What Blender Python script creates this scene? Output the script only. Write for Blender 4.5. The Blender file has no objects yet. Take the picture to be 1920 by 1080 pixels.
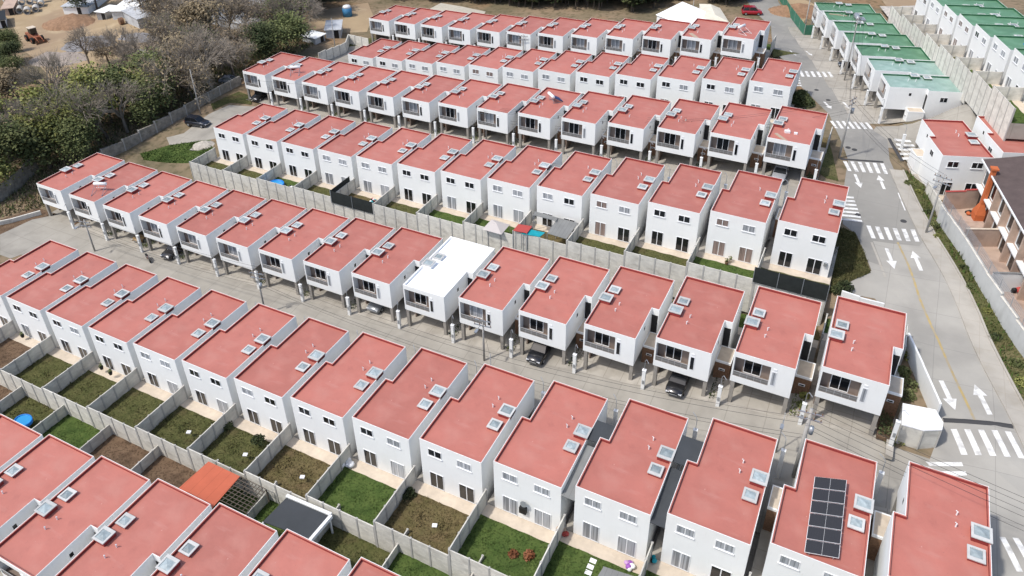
import bpy, bmesh, math, random
import numpy as np
from mathutils import Vector, Matrix
random.seed(11)
R = math.radians
sc = bpy.context.scene
C = sc.collection

# ------------------------------------------------------------------ camera
S = 7.5                                   # metres per house pitch
F_PX, PITCH, ROLL, YAW = 1463.27, 0.541648, -0.012416, -0.463777
CAM = np.array([-0.205839, -7.670899, 6.510820]) * S
_cy, _sy = math.cos(YAW), math.sin(YAW)
_F = np.array([_sy*math.cos(PITCH), _cy*math.cos(PITCH), -math.sin(PITCH)])
_R0 = np.array([_cy, -_sy, 0.0]); _U0 = np.cross(_R0, _F)
_R = math.cos(ROLL)*_R0 + math.sin(ROLL)*_U0
_U = -math.sin(ROLL)*_R0 + math.cos(ROLL)*_U0
cd = bpy.data.cameras.new('camera'); cam = bpy.data.objects.new('camera', cd); C.objects.link(cam)
M = Matrix(((_R[0], _U[0], -_F[0], CAM[0]), (_R[1], _U[1], -_F[1], CAM[1]), (_R[2], _U[2], -_F[2], CAM[2]), (0, 0, 0, 1)))
cam.matrix_world = M
cd.sensor_width = 36; cd.sensor_fit = 'HORIZONTAL'; cd.lens = 36*F_PX/1920
cd.shift_y = -180/1920                    # the photograph is the lower part of a taller frame
cd.clip_start = 0.5; cd.clip_end = 5000
sc.camera = cam

# ------------------------------------------------------------------ light
SUN_EL, SUN_DIR = 57.0, Vector((-0.60, -0.72, 0))      # direction towards the sun (horizontal part)
az = math.atan2(SUN_DIR.x, SUN_DIR.y)
w = bpy.data.worlds.new('World'); sc.world = w; w.use_nodes = True
nt = w.node_tree; nt.nodes.clear()
sky = nt.nodes.new('ShaderNodeTexSky'); sky.sky_type = 'NISHITA'; sky.sun_disc = False
sky.sun_elevation = R(SUN_EL); sky.sun_rotation = az
sky.dust_density = 2.5; sky.air_density = 1.0; sky.ozone_density = 1.0
bg = nt.nodes.new('ShaderNodeBackground'); bg.inputs[1].default_value = 0.15
wo = nt.nodes.new('ShaderNodeOutputWorld')
nt.links.new(sky.outputs[0], bg.inputs[0]); nt.links.new(bg.outputs[0], wo.inputs[0])
sd = bpy.data.lights.new('sun', 'SUN'); sd.energy = 2.5; sd.angle = R(2.5); sd.color = (1.0, 0.96, 0.9)
sun = bpy.data.objects.new('sun', sd); C.objects.link(sun)
sv = Vector((math.sin(az)*math.cos(R(SUN_EL)), math.cos(az)*math.cos(R(SUN_EL)), math.sin(R(SUN_EL))))
sun.rotation_euler = sv.to_track_quat('Z', 'Y').to_euler()
sc.view_settings.view_transform = 'Standard'; sc.view_settings.look = 'None'
sc.view_settings.exposure = 0.3; sc.view_settings.gamma = 1
sc.cycles.max_bounces = 5; sc.cycles.diffuse_bounces = 3

# ------------------------------------------------------------------ rows and terrain
ROWS = {'B': [0.9929, -2.478, -0.0682, -0.655, -1.0862, -1.3696, -1.5528, 0.0059],
        'C': [0.0, 0.0, 0.0, -0.6392, -1.0709, -1.3309, -1.4093, 0.0197],
        'D': [-0.8991, 2.6699, 0.1692, -0.3413, -0.7672, -1.0568, -1.2319, 0.0458],
        'E': [-1.6542, 5.2741, 0.2153, -0.2992, -0.6977, -0.9673, -1.1063, 0.0531],
        'F': [-2.4166, 8.1271, 0.0281, -0.5461, -1.046, -1.4734, -1.8226, 0.058],
        'G': [-3.6133, 10.3681, 0.1322, -0.5501, -1.0349, -1.3425, -1.4745, 0.0925]}
NROW = {'B': 15, 'C': 16, 'D': 13, 'E': 14, 'F': 12, 'G': 12}
KN = [0, 4, 8, 12, 16]
def zrow(k, i):
    z = 0
    for a in range(5):
        L = 1
        for b in range(5):
            if a != b: L *= (i-KN[b])/(KN[a]-KN[b])
        z += L*k[a]
    return z
WF, XE, DP, PH = 5.48, 0.80, 10.96, 5.95          # front width, rear extension, depth, height of a house
# frames: (row, index, origin x, y, z of the parapet top, rotation); local -Y is the street front
HOUSES = []
for r, q in ROWS.items():
    for i in range(NROW[r]):
        x, y, z = (q[0]-i)*S, (q[1]+q[7]*i)*S, zrow(q[2:7], i)*S
        if r in 'CEG': HOUSES.append((r, i, x, y, z, 0.0))
        else: HOUSES.append((r, i, x+WF, y+11.25, z, math.pi))
qb = ROWS['B']
for i in range(-1, 8):
    xx = -4.852 - i*0.983
    HOUSES.append(('A', i, xx*S, (-5.416-0.018*i)*S, (zrow(qb[2:7], qb[0]-(-4.852-i))-0.10)*S, 0.0))
for k in range(7):
    t = -1.26997
    ox, oy = (-1.037*k)*math.cos(t)-(-0.0404*k)*math.sin(t), (-1.037*k)*math.sin(t)+(-0.0404*k)*math.cos(t)
    HOUSES.append(('P', k, (-0.0761+ox)*S, (9.5276+oy)*S, (0.0984-0.0608*k-0.0015*k*k)*S, t))
for k in range(-2, 6):
    t = 1.87575
    ox, oy = (1.007*k)*math.cos(t)-(-0.021*k)*math.sin(t), (1.007*k)*math.sin(t)+(-0.021*k)*math.cos(t)
    HOUSES.append(('Q', k, (3.415+ox)*S, (9.597+oy)*S, (1.068-0.106*k)*S, t))
for k in range(2):
    t = 0.33407
    a, b = 0.9446*k*S, 0
    lx, ly = a+WF, 11.3
    HOUSES.append(('R', k, 1.27479*S+lx*math.cos(t)-ly*math.sin(t), 6.14434*S+lx*math.sin(t)+ly*math.cos(t), (0.0635+0.1123*k)*S, t+math.pi))

def frame(h):
    r, i, x, y, z, t = h
    return Matrix.Translation((x, y, z)) @ Matrix.Rotation(t, 4, 'Z')
_P, _Z = [], []
for h in HOUSES:
    m = frame(h)
    for lx, ly in ((2.7, -1.5), (2.7, 3), (2.7, 8), (3.3, 13.5)):
        p = m @ Vector((lx, ly, 0)); _P.append((p.x, p.y)); _Z.append(p.z-PH+(2.3 if h[0] == 'P' and ly > 12 else 0))
for x, y, z in ((20, -5, -5.2), (24, 15, -5), (20, 38, -4.6), (17, 5, -5.3), (12, 28, -4.6), (-130, 30, -15.6), (-130, 60, -15.2), (-130, 0, -17.3), (-150, 80, -16),
                (-112, 100, -15), (-200, 60, -18), (-240, 90, -19), (-60, 125, -11), (-25, 110, -8), (-5, 140, -7), (-15, 170, -8), (40, 0, -4), (50, 120, 0), (30, 170, -3),
                (-120, -40, -18), (-90, -60, -17), (-20, -60, -10), (20, -40, -6), (-240, 0, -20), (-100, 180, -15), (-220, 180, -18), (60, 60, -1)):
    _P.append((x, y)); _Z.append(z)
_P = np.array(_P); _Z = np.array(_Z)
DX = 2.5; GX0, GY0, NX, NY = -270.0, -80.0, 138, 116
gx = GX0+DX*np.arange(NX+1); gy = GY0+DX*np.arange(NY+1)
XX, YY = np.meshgrid(gx, gy, indexing='ij')
d2 = (XX[..., None]-_P[:, 0])**2+(YY[..., None]-_P[:, 1])**2
wt = 1/(d2+14.0)**2.0
GZ = (wt*_Z).sum(-1)/wt.sum(-1)
def g(x, y):
    fx = min(max((x-GX0)/DX, 0), NX-1e-6); fy = min(max((y-GY0)/DX, 0), NY-1e-6)
    i, j = int(fx), int(fy); a, b = fx-i, fy-j
    z00, z10, z01, z11 = GZ[i, j], GZ[i+1, j], GZ[i, j+1], GZ[i+1, j+1]
    if a+b <= 1: return z00+a*(z10-z00)+b*(z01-z00)
    return z11+(1-a)*(z01-z11)+(1-b)*(z10-z11)
def ray(u, v): return _F+_R*((u-960)/F_PX)-_U*((v-360)/F_PX)
def at(u, v, h=0.0):
    """point of the terrain seen at photograph pixel (u, v); h = height above the ground"""
    d = ray(u, v); lo, hi = 20.0, 20.0
    while hi < 900:
        p = CAM+d*hi
        if p[2] < g(p[0], p[1])+h: break
        lo = hi; hi += 4
    for _ in range(24):
        m = (lo+hi)/2; p = CAM+d*m
        if p[2] < g(p[0], p[1])+h: hi = m
        else: lo = m
    p = CAM+d*hi
    return Vector((p[0], p[1], g(p[0], p[1])))
def atz(u, v, z):
    d = ray(u, v); p = CAM+d*((z-CAM[2])/d[2]); return Vector(p)

# ------------------------------------------------------------------ materials
def mat(name, col, rough=0.8, metal=0.0, var=0.0, vs=1.0, bump=0.0, bs=8.0, spec=0.3, col2=None, rnd=0.0, coord='Object', detail=5.0, thr=None):
    m = bpy.data.materials.new(name); m.use_nodes = True; t = m.node_tree; n = t.nodes; L = t.links
    b = n['Principled BSDF']; b.inputs['Roughness'].default_value = rough; b.inputs['Metallic'].default_value = metal
    b.inputs['Specular IOR Level'].default_value = spec
    c1 = (*col, 1)
    out = None
    tc = n.new('ShaderNodeTexCoord')
    vecout = tc.outputs[coord]
    if rnd:
        oi = n.new('ShaderNodeObjectInfo'); va = n.new('ShaderNodeVectorMath'); va.operation = 'ADD'
        cx = n.new('ShaderNodeCombineXYZ'); mu = n.new('ShaderNodeMath'); mu.operation = 'MULTIPLY'; mu.inputs[1].default_value = 91.7
        L.new(oi.outputs['Random'], mu.inputs[0]); L.new(mu.outputs[0], cx.inputs[0]); L.new(mu.outputs[0], cx.inputs[1])
        L.new(tc.outputs[coord], va.inputs[0]); L.new(cx.outputs[0], va.inputs[1]); vecout = va.outputs[0]
    if var or col2:
        nz = n.new('ShaderNodeTexNoise'); nz.inputs['Scale'].default_value = vs; nz.inputs['Detail'].default_value = detail; nz.inputs['Roughness'].default_value = 0.65
        L.new(vecout, nz.inputs['Vector'])
        cr = n.new('ShaderNodeValToRGB')
        lo, hi = thr or (0.3, 0.7)
        cr.color_ramp.elements[0].position = lo; cr.color_ramp.elements[1].position = hi
        c2 = col2 or tuple(min(1, c*(1+var)) for c in col)
        cr.color_ramp.elements[0].color = (*(c*(1-var) for c in col), 1) if not col2 else c1
        cr.color_ramp.elements[1].color = (*c2, 1)
        L.new(nz.outputs['Fac'], cr.inputs[0]); out = cr.outputs[0]
    else:
        rgb = n.new('ShaderNodeRGB'); rgb.outputs[0].default_value = c1; out = rgb.outputs[0]
    if rnd:
        hs = n.new('ShaderNodeHueSaturation'); mr = n.new('ShaderNodeMapRange')
        mr.inputs['To Min'].default_value = 1-rnd; mr.inputs['To Max'].default_value = 1+rnd
        L.new(oi.outputs['Random'], mr.inputs[0]); L.new(mr.outputs[0], hs.inputs['Value']); L.new(out, hs.inputs['Color']); out = hs.outputs[0]
    L.new(out, b.inputs['Base Color'])
    if bump:
        n2 = n.new('ShaderNodeTexNoise'); n2.inputs['Scale'].default_value = bs; n2.inputs['Detail'].default_value = 4
        L.new(vecout, n2.inputs['Vector'])
        bp = n.new('ShaderNodeBump'); bp.inputs['Strength'].default_value = bump; bp.inputs['Distance'].default_value = 0.1
        L.new(n2.outputs['Fac'], bp.inputs['Height']); L.new(bp.outputs[0], b.inputs['Normal'])
    m['out'] = 0
    return m
def overlay(m, col, scale, thr=(0.55, 0.62), coord='Object', stretch=(1, 1, 1), amount=0.6, wave=None):
    """stains, patches or joints with a shape of their own over a material"""
    t = m.node_tree; n = t.nodes; L = t.links; b = n['Principled BSDF']
    src = b.inputs['Base Color'].links[0].from_socket
    tc = n.new('ShaderNodeTexCoord'); mp = n.new('ShaderNodeMapping'); mp.inputs['Scale'].default_value = stretch
    L.new(tc.outputs[coord], mp.inputs[0])
    if wave == 'brick':
        tx = n.new('ShaderNodeTexBrick'); tx.offset = 0.0; tx.inputs['Scale'].default_value = scale
        tx.inputs['Color1'].default_value = (0, 0, 0, 1); tx.inputs['Color2'].default_value = (0, 0, 0, 1); tx.inputs['Mortar'].default_value = (1, 1, 1, 1)
        tx.inputs['Mortar Size'].default_value = thr[0]; tx.inputs['Brick Width'].default_value = 1; tx.inputs['Row Height'].default_value = 1
        fac = tx.outputs['Color']
    else:
        tx = n.new('ShaderNodeTexNoise'); tx.inputs['Scale'].default_value = scale; tx.inputs['Detail'].default_value = 6
        cr = n.new('ShaderNodeValToRGB'); cr.color_ramp.elements[0].position = thr[0]; cr.color_ramp.elements[1].position = thr[1]
        L.new(tx.outputs['Fac'], cr.inputs[0]); fac = cr.outputs[0]
    L.new(mp.outputs[0], tx.inputs['Vector'])
    mm = n.new('ShaderNodeMath'); mm.operation = 'MULTIPLY'; mm.inputs[1].default_value = amount; L.new(fac, mm.inputs[0])
    mx = n.new('ShaderNodeMix'); mx.data_type = 'RGBA'
    L.new(mm.outputs[0], mx.inputs[0]); L.new(src, mx.inputs[6]); mx.inputs[7].default_value = (*col, 1)
    L.new(mx.outputs[2], b.inputs['Base Color'])
    return m

WHITE = mat('white_render', (0.80, 0.81, 0.80), 0.85, var=0.025, vs=0.5, rnd=0.02)
overlay(WHITE, (0.56, 0.54, 0.49), 2.6, (0.6, 0.8), stretch=(2.0, 2.0, 0.25), amount=0.22)
overlay(WHITE, (0.62, 0.61, 0.57), 0.5, (0.58, 0.85), stretch=(1.6, 1.6, 0.5), amount=0.25)
ROOF = mat('red_roof_coating', (0.43, 0.152, 0.118), 0.55, var=0.08, vs=0.4, rnd=0.08, spec=0.45, bump=0.15, bs=2.0)
overlay(ROOF, (0.50, 0.235, 0.19), 0.35, (0.5, 0.75), amount=0.6)
overlay(ROOF, (0.27, 0.085, 0.07), 0.9, (0.62, 0.78), amount=0.35)
overlay(ROOF, (0.53, 0.27, 0.23), 0.6, (0.6, 0.72), stretch=(0.5, 2.5, 1), amount=0.3)
overlay(ROOF, (0.22, 0.10, 0.085), 7, (0.68, 0.72), amount=0.5)
overlay(ROOF, (0.66, 0.40, 0.36), 3.2, (0.72, 0.76), amount=0.5)
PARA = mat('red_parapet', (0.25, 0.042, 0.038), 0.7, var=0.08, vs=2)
GROOF = mat('green_roof_coating', (0.10, 0.22, 0.125), 0.55, var=0.12, vs=0.5, rnd=0.08, spec=0.4)
overlay(GROOF, (0.20, 0.36, 0.24), 0.5, (0.5, 0.7), amount=0.6)
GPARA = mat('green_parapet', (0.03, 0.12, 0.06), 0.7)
TROOF = mat('faded_green_roof', (0.26, 0.38, 0.33), 0.5, var=0.15, vs=0.6, spec=0.45)
overlay(TROOF, (0.42, 0.52, 0.48), 0.9, (0.5, 0.7), amount=0.5)
WROOF = mat('white_roof_coating', (0.93, 0.93, 0.92), 0.6, var=0.02)
BEIGE = mat('beige_concrete', (0.58, 0.50, 0.40), 0.9, var=0.1, vs=1.5, rnd=0.06)
overlay(BEIGE, (0.38, 0.30, 0.22), 0.7, (0.5, 0.75), amount=0.5)
BROWN = mat('brown_stone_cladding', (0.20, 0.115, 0.07), 0.85, var=0.35, vs=6)
COLM = mat('grey_column', (0.30, 0.28, 0.25), 0.85, var=0.1)
LOG = mat('loggia_brown', (0.235, 0.185, 0.155), 0.8, var=0.1, rnd=0.1)
GLASSD = mat('dark_glass', (0.012, 0.014, 0.017), 0.12, spec=0.6, rnd=0.3)
CURT = mat('curtained_glass', (0.36, 0.38, 0.41), 0.35, spec=0.6, rnd=0.2)
overlay(CURT, (0.10, 0.11, 0.12), 7.0, (0.48, 0.6), stretch=(1, 1, 0.02), amount=0.75)
CURTB = mat('brown_curtained_glass', (0.25, 0.19, 0.17), 0.35, spec=0.6)
overlay(CURTB, (0.09, 0.07, 0.06), 8.0, (0.46, 0.6), stretch=(1, 1, 0.02), amount=0.7)
FRAME = mat('white_aluminium', (0.78, 0.79, 0.80), 0.5)
SKFR = mat('skylight_frame', (0.52, 0.52, 0.505), 0.7, var=0.1, vs=2, rnd=0.12)
RGLASS = mat('smoked_rail_glass', (0.16, 0.155, 0.15), 0.3, spec=0.5, var=0.2, vs=1)
RAIL = mat('grey_rail', (0.40, 0.41, 0.42), 0.6)
METAL = mat('galvanised_metal', (0.42, 0.44, 0.46), 0.45, metal=0.6)
SKYG = mat('skylight_glass', (0.30, 0.35, 0.36), 0.15, spec=0.7, var=0.25, vs=3, rnd=0.25)
FENCE = mat('precast_concrete', (0.63, 0.61, 0.55), 0.9, var=0.13, vs=1.2, rnd=0.09)
overlay(FENCE, (0.24, 0.22, 0.19), 0.6, (0.5, 0.75), stretch=(1, 1, 2.0), amount=0.45)
POST = mat('fence_post', (0.42, 0.41, 0.385), 0.9)
CONC = mat('street_concrete', (0.33, 0.31, 0.27), 0.9, var=0.12, vs=0.25, bump=0.1, bs=6)
overlay(CONC, (0.20, 0.185, 0.16), 0.35, (0.5, 0.75), amount=0.55)
overlay(CONC, (0.20, 0.185, 0.16), 0.28, (0.012, 0), wave='brick', amount=0.5)
DRIVE = mat('driveway_concrete', (0.37, 0.345, 0.30), 0.9, var=0.1, vs=0.6, rnd=0.1)
overlay(DRIVE, (0.24, 0.215, 0.18), 0.6, (0.52, 0.72), amount=0.55)
overlay(DRIVE, (0.22, 0.20, 0.17), 0.55, (0.02, 0), wave='brick', amount=0.6)
ROAD2 = mat('pale_road_concrete', (0.37, 0.355, 0.32), 0.9, var=0.08, vs=0.2, bump=0.08, bs=5)
overlay(ROAD2, (0.25, 0.24, 0.22), 0.16, (0.48, 0.66), amount=0.55)
overlay(ROAD2, (0.18, 0.175, 0.165), 0.2, (0.006, 0), wave='brick', amount=0.4)
ROAD = mat('main_road_concrete', (0.285, 0.275, 0.25), 0.9, var=0.09, vs=0.15, bump=0.08, bs=5)
overlay(ROAD, (0.17, 0.168, 0.165), 0.12, (0.48, 0.66), amount=0.6)
overlay(ROAD, (0.36, 0.345, 0.315), 0.5, (0.55, 0.75), amount=0.45)
overlay(ROAD, (0.18, 0.175, 0.165), 0.2, (0.006, 0), wave='brick', amount=0.45)
WALK = mat('sidewalk_concrete', (0.40, 0.375, 0.33), 0.9, var=0.08, vs=0.5)
overlay(WALK, (0.28, 0.25, 0.20), 0.4, (0.5, 0.7), amount=0.5)
overlay(WALK, (0.24, 0.19, 0.13), 0.5, (0.015, 0), wave='brick', amount=0.25)
PAINT = mat('white_road_paint', (0.74, 0.74, 0.72), 0.8, var=0.08, vs=2)
overlay(PAINT, (0.33, 0.32, 0.30), 1.3, (0.48, 0.66), amount=0.65)
overlay(PAINT, (0.30, 0.29, 0.27), 9, (0.58, 0.68), amount=0.35)
YELL = mat('yellow_road_paint', (0.42, 0.32, 0.14), 0.8, var=0.1)
overlay(YELL, (0.33, 0.30, 0.25), 1.2, (0.45, 0.6), amount=0.7)
BUMPM = mat('dark_rubber', (0.06, 0.06, 0.062), 0.9)
def grassmat(name, a, b, c, s=0.8):
    m = mat(name, a, 1.0, col2=b, vs=s, detail=8, thr=(0.38, 0.62), bump=0.8, bs=14, spec=0.1)
    overlay(m, c, s*0.6, (0.5, 0.66), amount=0.75); overlay(m, tuple(x*0.35 for x in a), 5.0, (0.52, 0.62), amount=0.6)
    return m
G1 = grassmat('lush_grass', (0.065, 0.105, 0.028), (0.10, 0.14, 0.04), (0.042, 0.07, 0.02))
G2 = grassmat('dull_grass', (0.080, 0.088, 0.032), (0.12, 0.118, 0.048), (0.11, 0.085, 0.045))
G3 = grassmat('dry_grass', (0.165, 0.13, 0.065), (0.12, 0.105, 0.045), (0.15, 0.105, 0.06))
G4 = grassmat('bare_earth', (0.14, 0.092, 0.06), (0.19, 0.13, 0.085), (0.075, 0.05, 0.034), 1.2)
GRDK = grassmat('verge_grass', (0.085, 0.092, 0.035), (0.13, 0.13, 0.055), (0.17, 0.145, 0.075), 0.5)
GROUND = mat('leaf_litter_ground', (0.26, 0.195, 0.13), 1.0, col2=(0.16, 0.135, 0.085), vs=0.07, detail=9, thr=(0.42, 0.6), bump=0.7, bs=1.5, spec=0.1, coord='Object')
overlay(GROUND, (0.27, 0.175, 0.10), 0.05, (0.55, 0.63), amount=0.8)
overlay(GROUND, (0.06, 0.06, 0.03), 0.9, (0.5, 0.65), amount=0.5)
DIRT = mat('tan_dirt', (0.37, 0.28, 0.175), 1.0, var=0.12, vs=0.08, bump=0.3, bs=1, spec=0.1)
overlay(DIRT, (0.30, 0.22, 0.15), 0.05, (0.46, 0.62), amount=0.8)
overlay(DIRT, (0.50, 0.40, 0.26), 0.2, (0.55, 0.7), amount=0.5)
PILEB = mat('brown_soil', (0.27, 0.165, 0.10), 1.0, var=0.25, vs=1.5, bump=0.8, bs=3)
PILEG = mat('grey_gravel', (0.24, 0.235, 0.24), 1.0, var=0.2, vs=2, bump=0.8, bs=5)
STONE = mat('rubble_stone', (0.27, 0.25, 0.215), 1.0, var=0.35, vs=1.2, bump=0.9, bs=2)
DGREY = mat('dark_grey_sheet', (0.05, 0.055, 0.06), 0.7, var=0.12, vs=0.5)
MGREY = mat('grey_roof_sheet', (0.20, 0.205, 0.20), 0.7, var=0.12, vs=0.6)
overlay(MGREY, (0.10, 0.10, 0.10), 2.2, (0.04, 0), wave='brick', stretch=(1, 0.01, 1), amount=0.5)
ORANGE = mat('orange_roof_sheet', (0.50, 0.125, 0.065), 0.6, var=0.06, vs=1)
overlay(ORANGE, (0.30, 0.06, 0.03), 1.0, (0.02, 0), wave='brick', stretch=(1, 0.05, 1), amount=0.6)
BLUE = mat('blue_plastic', (0.015, 0.20, 0.62), 0.4)
TURQ = mat('turquoise_tarp', (0.01, 0.30, 0.36), 0.5, var=0.2, vs=2)
REDM = mat('red_sheet', (0.42, 0.07, 0.06), 0.6)
BLACK = mat('black_plastic', (0.015, 0.015, 0.016), 0.6)
NET = mat('black_shade_net', (0.022, 0.026, 0.025), 0.9, var=0.2, vs=2)
GNET = mat('green_net', (0.05, 0.17, 0.11), 0.9, var=0.15, vs=1)
SOLAR = mat('solar_cell', (0.038, 0.038, 0.042), 0.45, spec=0.3)
overlay(SOLAR, (0.10, 0.11, 0.13), 1.0, (0.012, 0), wave='brick', stretch=(6, 6, 6), amount=0.35)
SBLUE = mat('solar_tubes', (0.01, 0.03, 0.14), 0.3, spec=0.6)
BARK = mat('bark', (0.12, 0.10, 0.08), 1.0, var=0.25, vs=3)
BARKP = mat('pale_bark', (0.24, 0.21, 0.175), 1.0, var=0.25, vs=3)
TWIG = mat('twigs', (0.29, 0.25, 0.205), 1.0, var=0.2, vs=2)
def leaf(name, a, b, s=0.5):
    m = mat(name, a, 0.85, col2=b, vs=s, detail=4, thr=(0.4, 0.62), rnd=0.18, spec=0.2)
    return m
LEAFY = leaf('yellow_green_leaves', (0.15, 0.165, 0.05), (0.27, 0.27, 0.09))
LEAFG = leaf('mid_green_leaves', (0.09, 0.11, 0.042), (0.17, 0.185, 0.075))
LEAFD = leaf('dark_green_leaves', (0.042, 0.058, 0.025), (0.085, 0.10, 0.042))
LEAFB = leaf('dry_brown_leaves', (0.23, 0.185, 0.115), (0.34, 0.265, 0.165))
PINK = mat('brown_pink_render', (0.46, 0.345, 0.275), 0.9, var=0.12, vs=0.7)
overlay(PINK, (0.20, 0.15, 0.13), 0.5, (0.52, 0.7), amount=0.5)
DBROWN = mat('dark_brown_roof', (0.10, 0.075, 0.07), 0.85, var=0.15, vs=1)
OCHIM = mat('orange_render', (0.52, 0.14, 0.05), 0.85, var=0.08, vs=1)
SILVER = mat('silver_sheet', (0.50, 0.52, 0.54), 0.5, var=0.15, vs=0.7)
overlay(SILVER, (0.2, 0.2, 0.2), 0.5, (0.5, 0.7), amount=0.5)
TIMBER = mat('timber', (0.42, 0.33, 0.25), 0.9)

# ------------------------------------------------------------------ mesh helpers
class MB:
    def __init__(s): s.v = []; s.f = []; s.m = []
    def add(s, vs, fs, m=0):
        o = len(s.v); s.v += [tuple(v) for v in vs]; s.f += [tuple(o+i for i in f) for f in fs]; s.m += [m]*len(fs); return s
    def box(s, x0, x1, y0, y1, z0, z1, m=0, M=None):
        vs = [Vector((x, y, z)) for z in (z0, z1) for y in (y0, y1) for x in (x0, x1)]
        if M is not None: vs = [M @ v for v in vs]
        return s.add(vs, [(0, 2, 3, 1), (4, 5, 7, 6), (0, 1, 5, 4), (2, 6, 7, 3), (0, 4, 6, 2), (1, 3, 7, 5)], m)
    def prism(s, poly, z0, z1, m=0, mt=None, zf=None):
        n = len(poly); vs = [(p[0], p[1], z0) for p in poly]+[(p[0], p[1], z1) for p in poly]
        s.add(vs, [(i, (i+1) % n, n+(i+1) % n, n+i) for i in range(n)], m)
        s.add(vs, [tuple(range(n, 2*n))], m if mt is None else mt); s.add(vs, [tuple(range(n-1, -1, -1))], m); return s
    def tube(s, pts, rad, n=6, m=0, cap=True):
        pts = [Vector(p) for p in pts]
        if not isinstance(rad, (list, tuple)): rad = [rad]*len(pts)
        vs = []; up = Vector((0, 0, 1))
        for k, p in enumerate(pts):
            a = pts[min(k+1, len(pts)-1)]-pts[max(k-1, 0)]
            a = a.normalized() if a.length > 1e-9 else up
            u = a.cross(Vector((0, 0, 1)) if abs(a.z) < 0.95 else Vector((1, 0, 0))).normalized(); v = a.cross(u)
            for j in range(n):
                t = 2*math.pi*j/n; vs.append(p+(u*math.cos(t)+v*math.sin(t))*rad[k])
        fs = [(k*n+j, k*n+(j+1) % n, (k+1)*n+(j+1) % n, (k+1)*n+j) for k in range(len(pts)-1) for j in range(n)]
        if cap: fs += [tuple(range(n-1, -1, -1)), tuple(range((len(pts)-1)*n, len(pts)*n))]
        return s.add(vs, fs, m)
    def quad(s, a, b, c, d, m=0): return s.add([a, b, c, d], [(0, 1, 2, 3)], m)
    def mesh(s, name, mats):
        me = bpy.data.meshes.new(name); me.from_pydata(s.v, [], s.f)
        if not isinstance(mats, (list, tuple)): mats = [mats]
        for x in mats: me.materials.append(x)
        if len(mats) > 1: me.polygons.foreach_set('material_index', s.m)
        me.validate(); me.update(); return me
    def obj(s, name, mats, parent=None, M=None):
        return link(name, s.mesh(name, mats), parent, M)
def link(name, me, parent=None, M=None):
    o = bpy.data.objects.new(name, me); C.objects.link(o)
    if parent: o.parent = parent
    if M is not None: o.matrix_local = M
    return o
def tag(o, label, cat, group=None):
    o['label'] = label; o['category'] = cat
    if group: o['group'] = group
    return o
def empty(name, M): return link(name, None, None, M)
def struct(o): o['kind'] = 'structure'; return o
def rz(x, y, z, a=0): return Matrix.Translation((x, y, z)) @ Matrix.Rotation(a, 4, 'Z')
def near(name):  # keep shading flat; smooth only where asked
    return name
def smooth(o):
    o.data.polygons.foreach_set('use_smooth', [True]*len(o.data.polygons)); return o
ORD = ['', 'first', 'second', 'third', 'fourth', 'fifth', 'sixth', 'seventh', 'eighth', 'ninth', 'tenth', 'eleventh', 'twelfth', 'thirteenth', 'fourteenth', 'fifteenth', 'sixteenth']
def ordinal(i, n, left='left', right='right'):
    """i counted from the right end of a row of n"""
    if i == 0: return f'last house at the {right} end of'
    if i == n-1: return f'last house at the {left} end of'
    e_ = ' end' if left == 'far' else ''
    if i < n/2: return f'{ORD[i+1]} from the {right}{e_} in'
    return f'{ORD[n-i]} from the {left}{e_} in'

RY = {'A': 17.6, 'B': 17.55, 'C': 14.7, 'D': 16.55, 'E': 15.6, 'F': 16.6, 'G': 15.5, 'P': 13.0, 'Q': 15.0, 'R': 17.0}
# ------------------------------------------------------------------ ground
GM = GZ.copy()                            # the soil itself lies lower under the paved and planted lots
for h in HOUSES:
    r, i, x, y, z, t = h; c_, s_ = math.cos(t), math.sin(t)
    lx = (XX-x)*c_+(YY-y)*s_; ly = -(XX-x)*s_+(YY-y)*c_
    GM = np.where((lx > -0.5) & (lx < 7.2) & (ly > 4.2) & (ly < RY[r]+0.3), np.minimum(GM, z-PH-1.0), GM)
    GM = np.where((lx > -0.5) & (lx < 7.2) & (ly > -1.2) & (ly <= 4.2), GZ-0.25, GM)
vs = [(x, y, GM[i, j]) for i, x in enumerate(gx) for j, y in enumerate(gy)]
W1 = NY+1
fs = []
for i in range(NX):
    for j in range(NY):
        a = i*W1+j; fs.append((a, a+W1, a+1)); fs.append((a+W1, a+W1+1, a+1))
b = MB(); b.add(vs, fs)
X0, X1, Y0, Y1 = gx[0], gx[-1], gy[0], gy[-1]
def edgeskirt(idx, off):
    n0 = len(b.v); 
    for k in idx: v = b.v[k]; b.v.append((v[0]+off[0], v[1]+off[1], -14.0))
    for k in range(len(idx)-1): b.f.append((idx[k], idx[k+1], n0+k+1, n0+k)); b.m.append(0)
edgeskirt([i*W1 for i in range(NX+1)], (0, -600)); edgeskirt([i*W1+NY for i in range(NX+1)], (0, 1500))
edgeskirt([j for j in range(W1)], (-1500, 0)); edgeskirt([NX*W1+j for j in range(W1)], (1500, 0))
for cx, sx, cyy, sy in ((X0, -1500, Y1, 1500), (X1, 1500, Y1, 1500), (X0, -1500, Y0, -600), (X1, 1500, Y0, -600)):
    b.quad((cx, cyy, -14), (cx+sx, cyy, -14), (cx+sx, cyy+sy, -14), (cx, cyy+sy, -14))
struct(b.obj('ground', GROUND))

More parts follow.
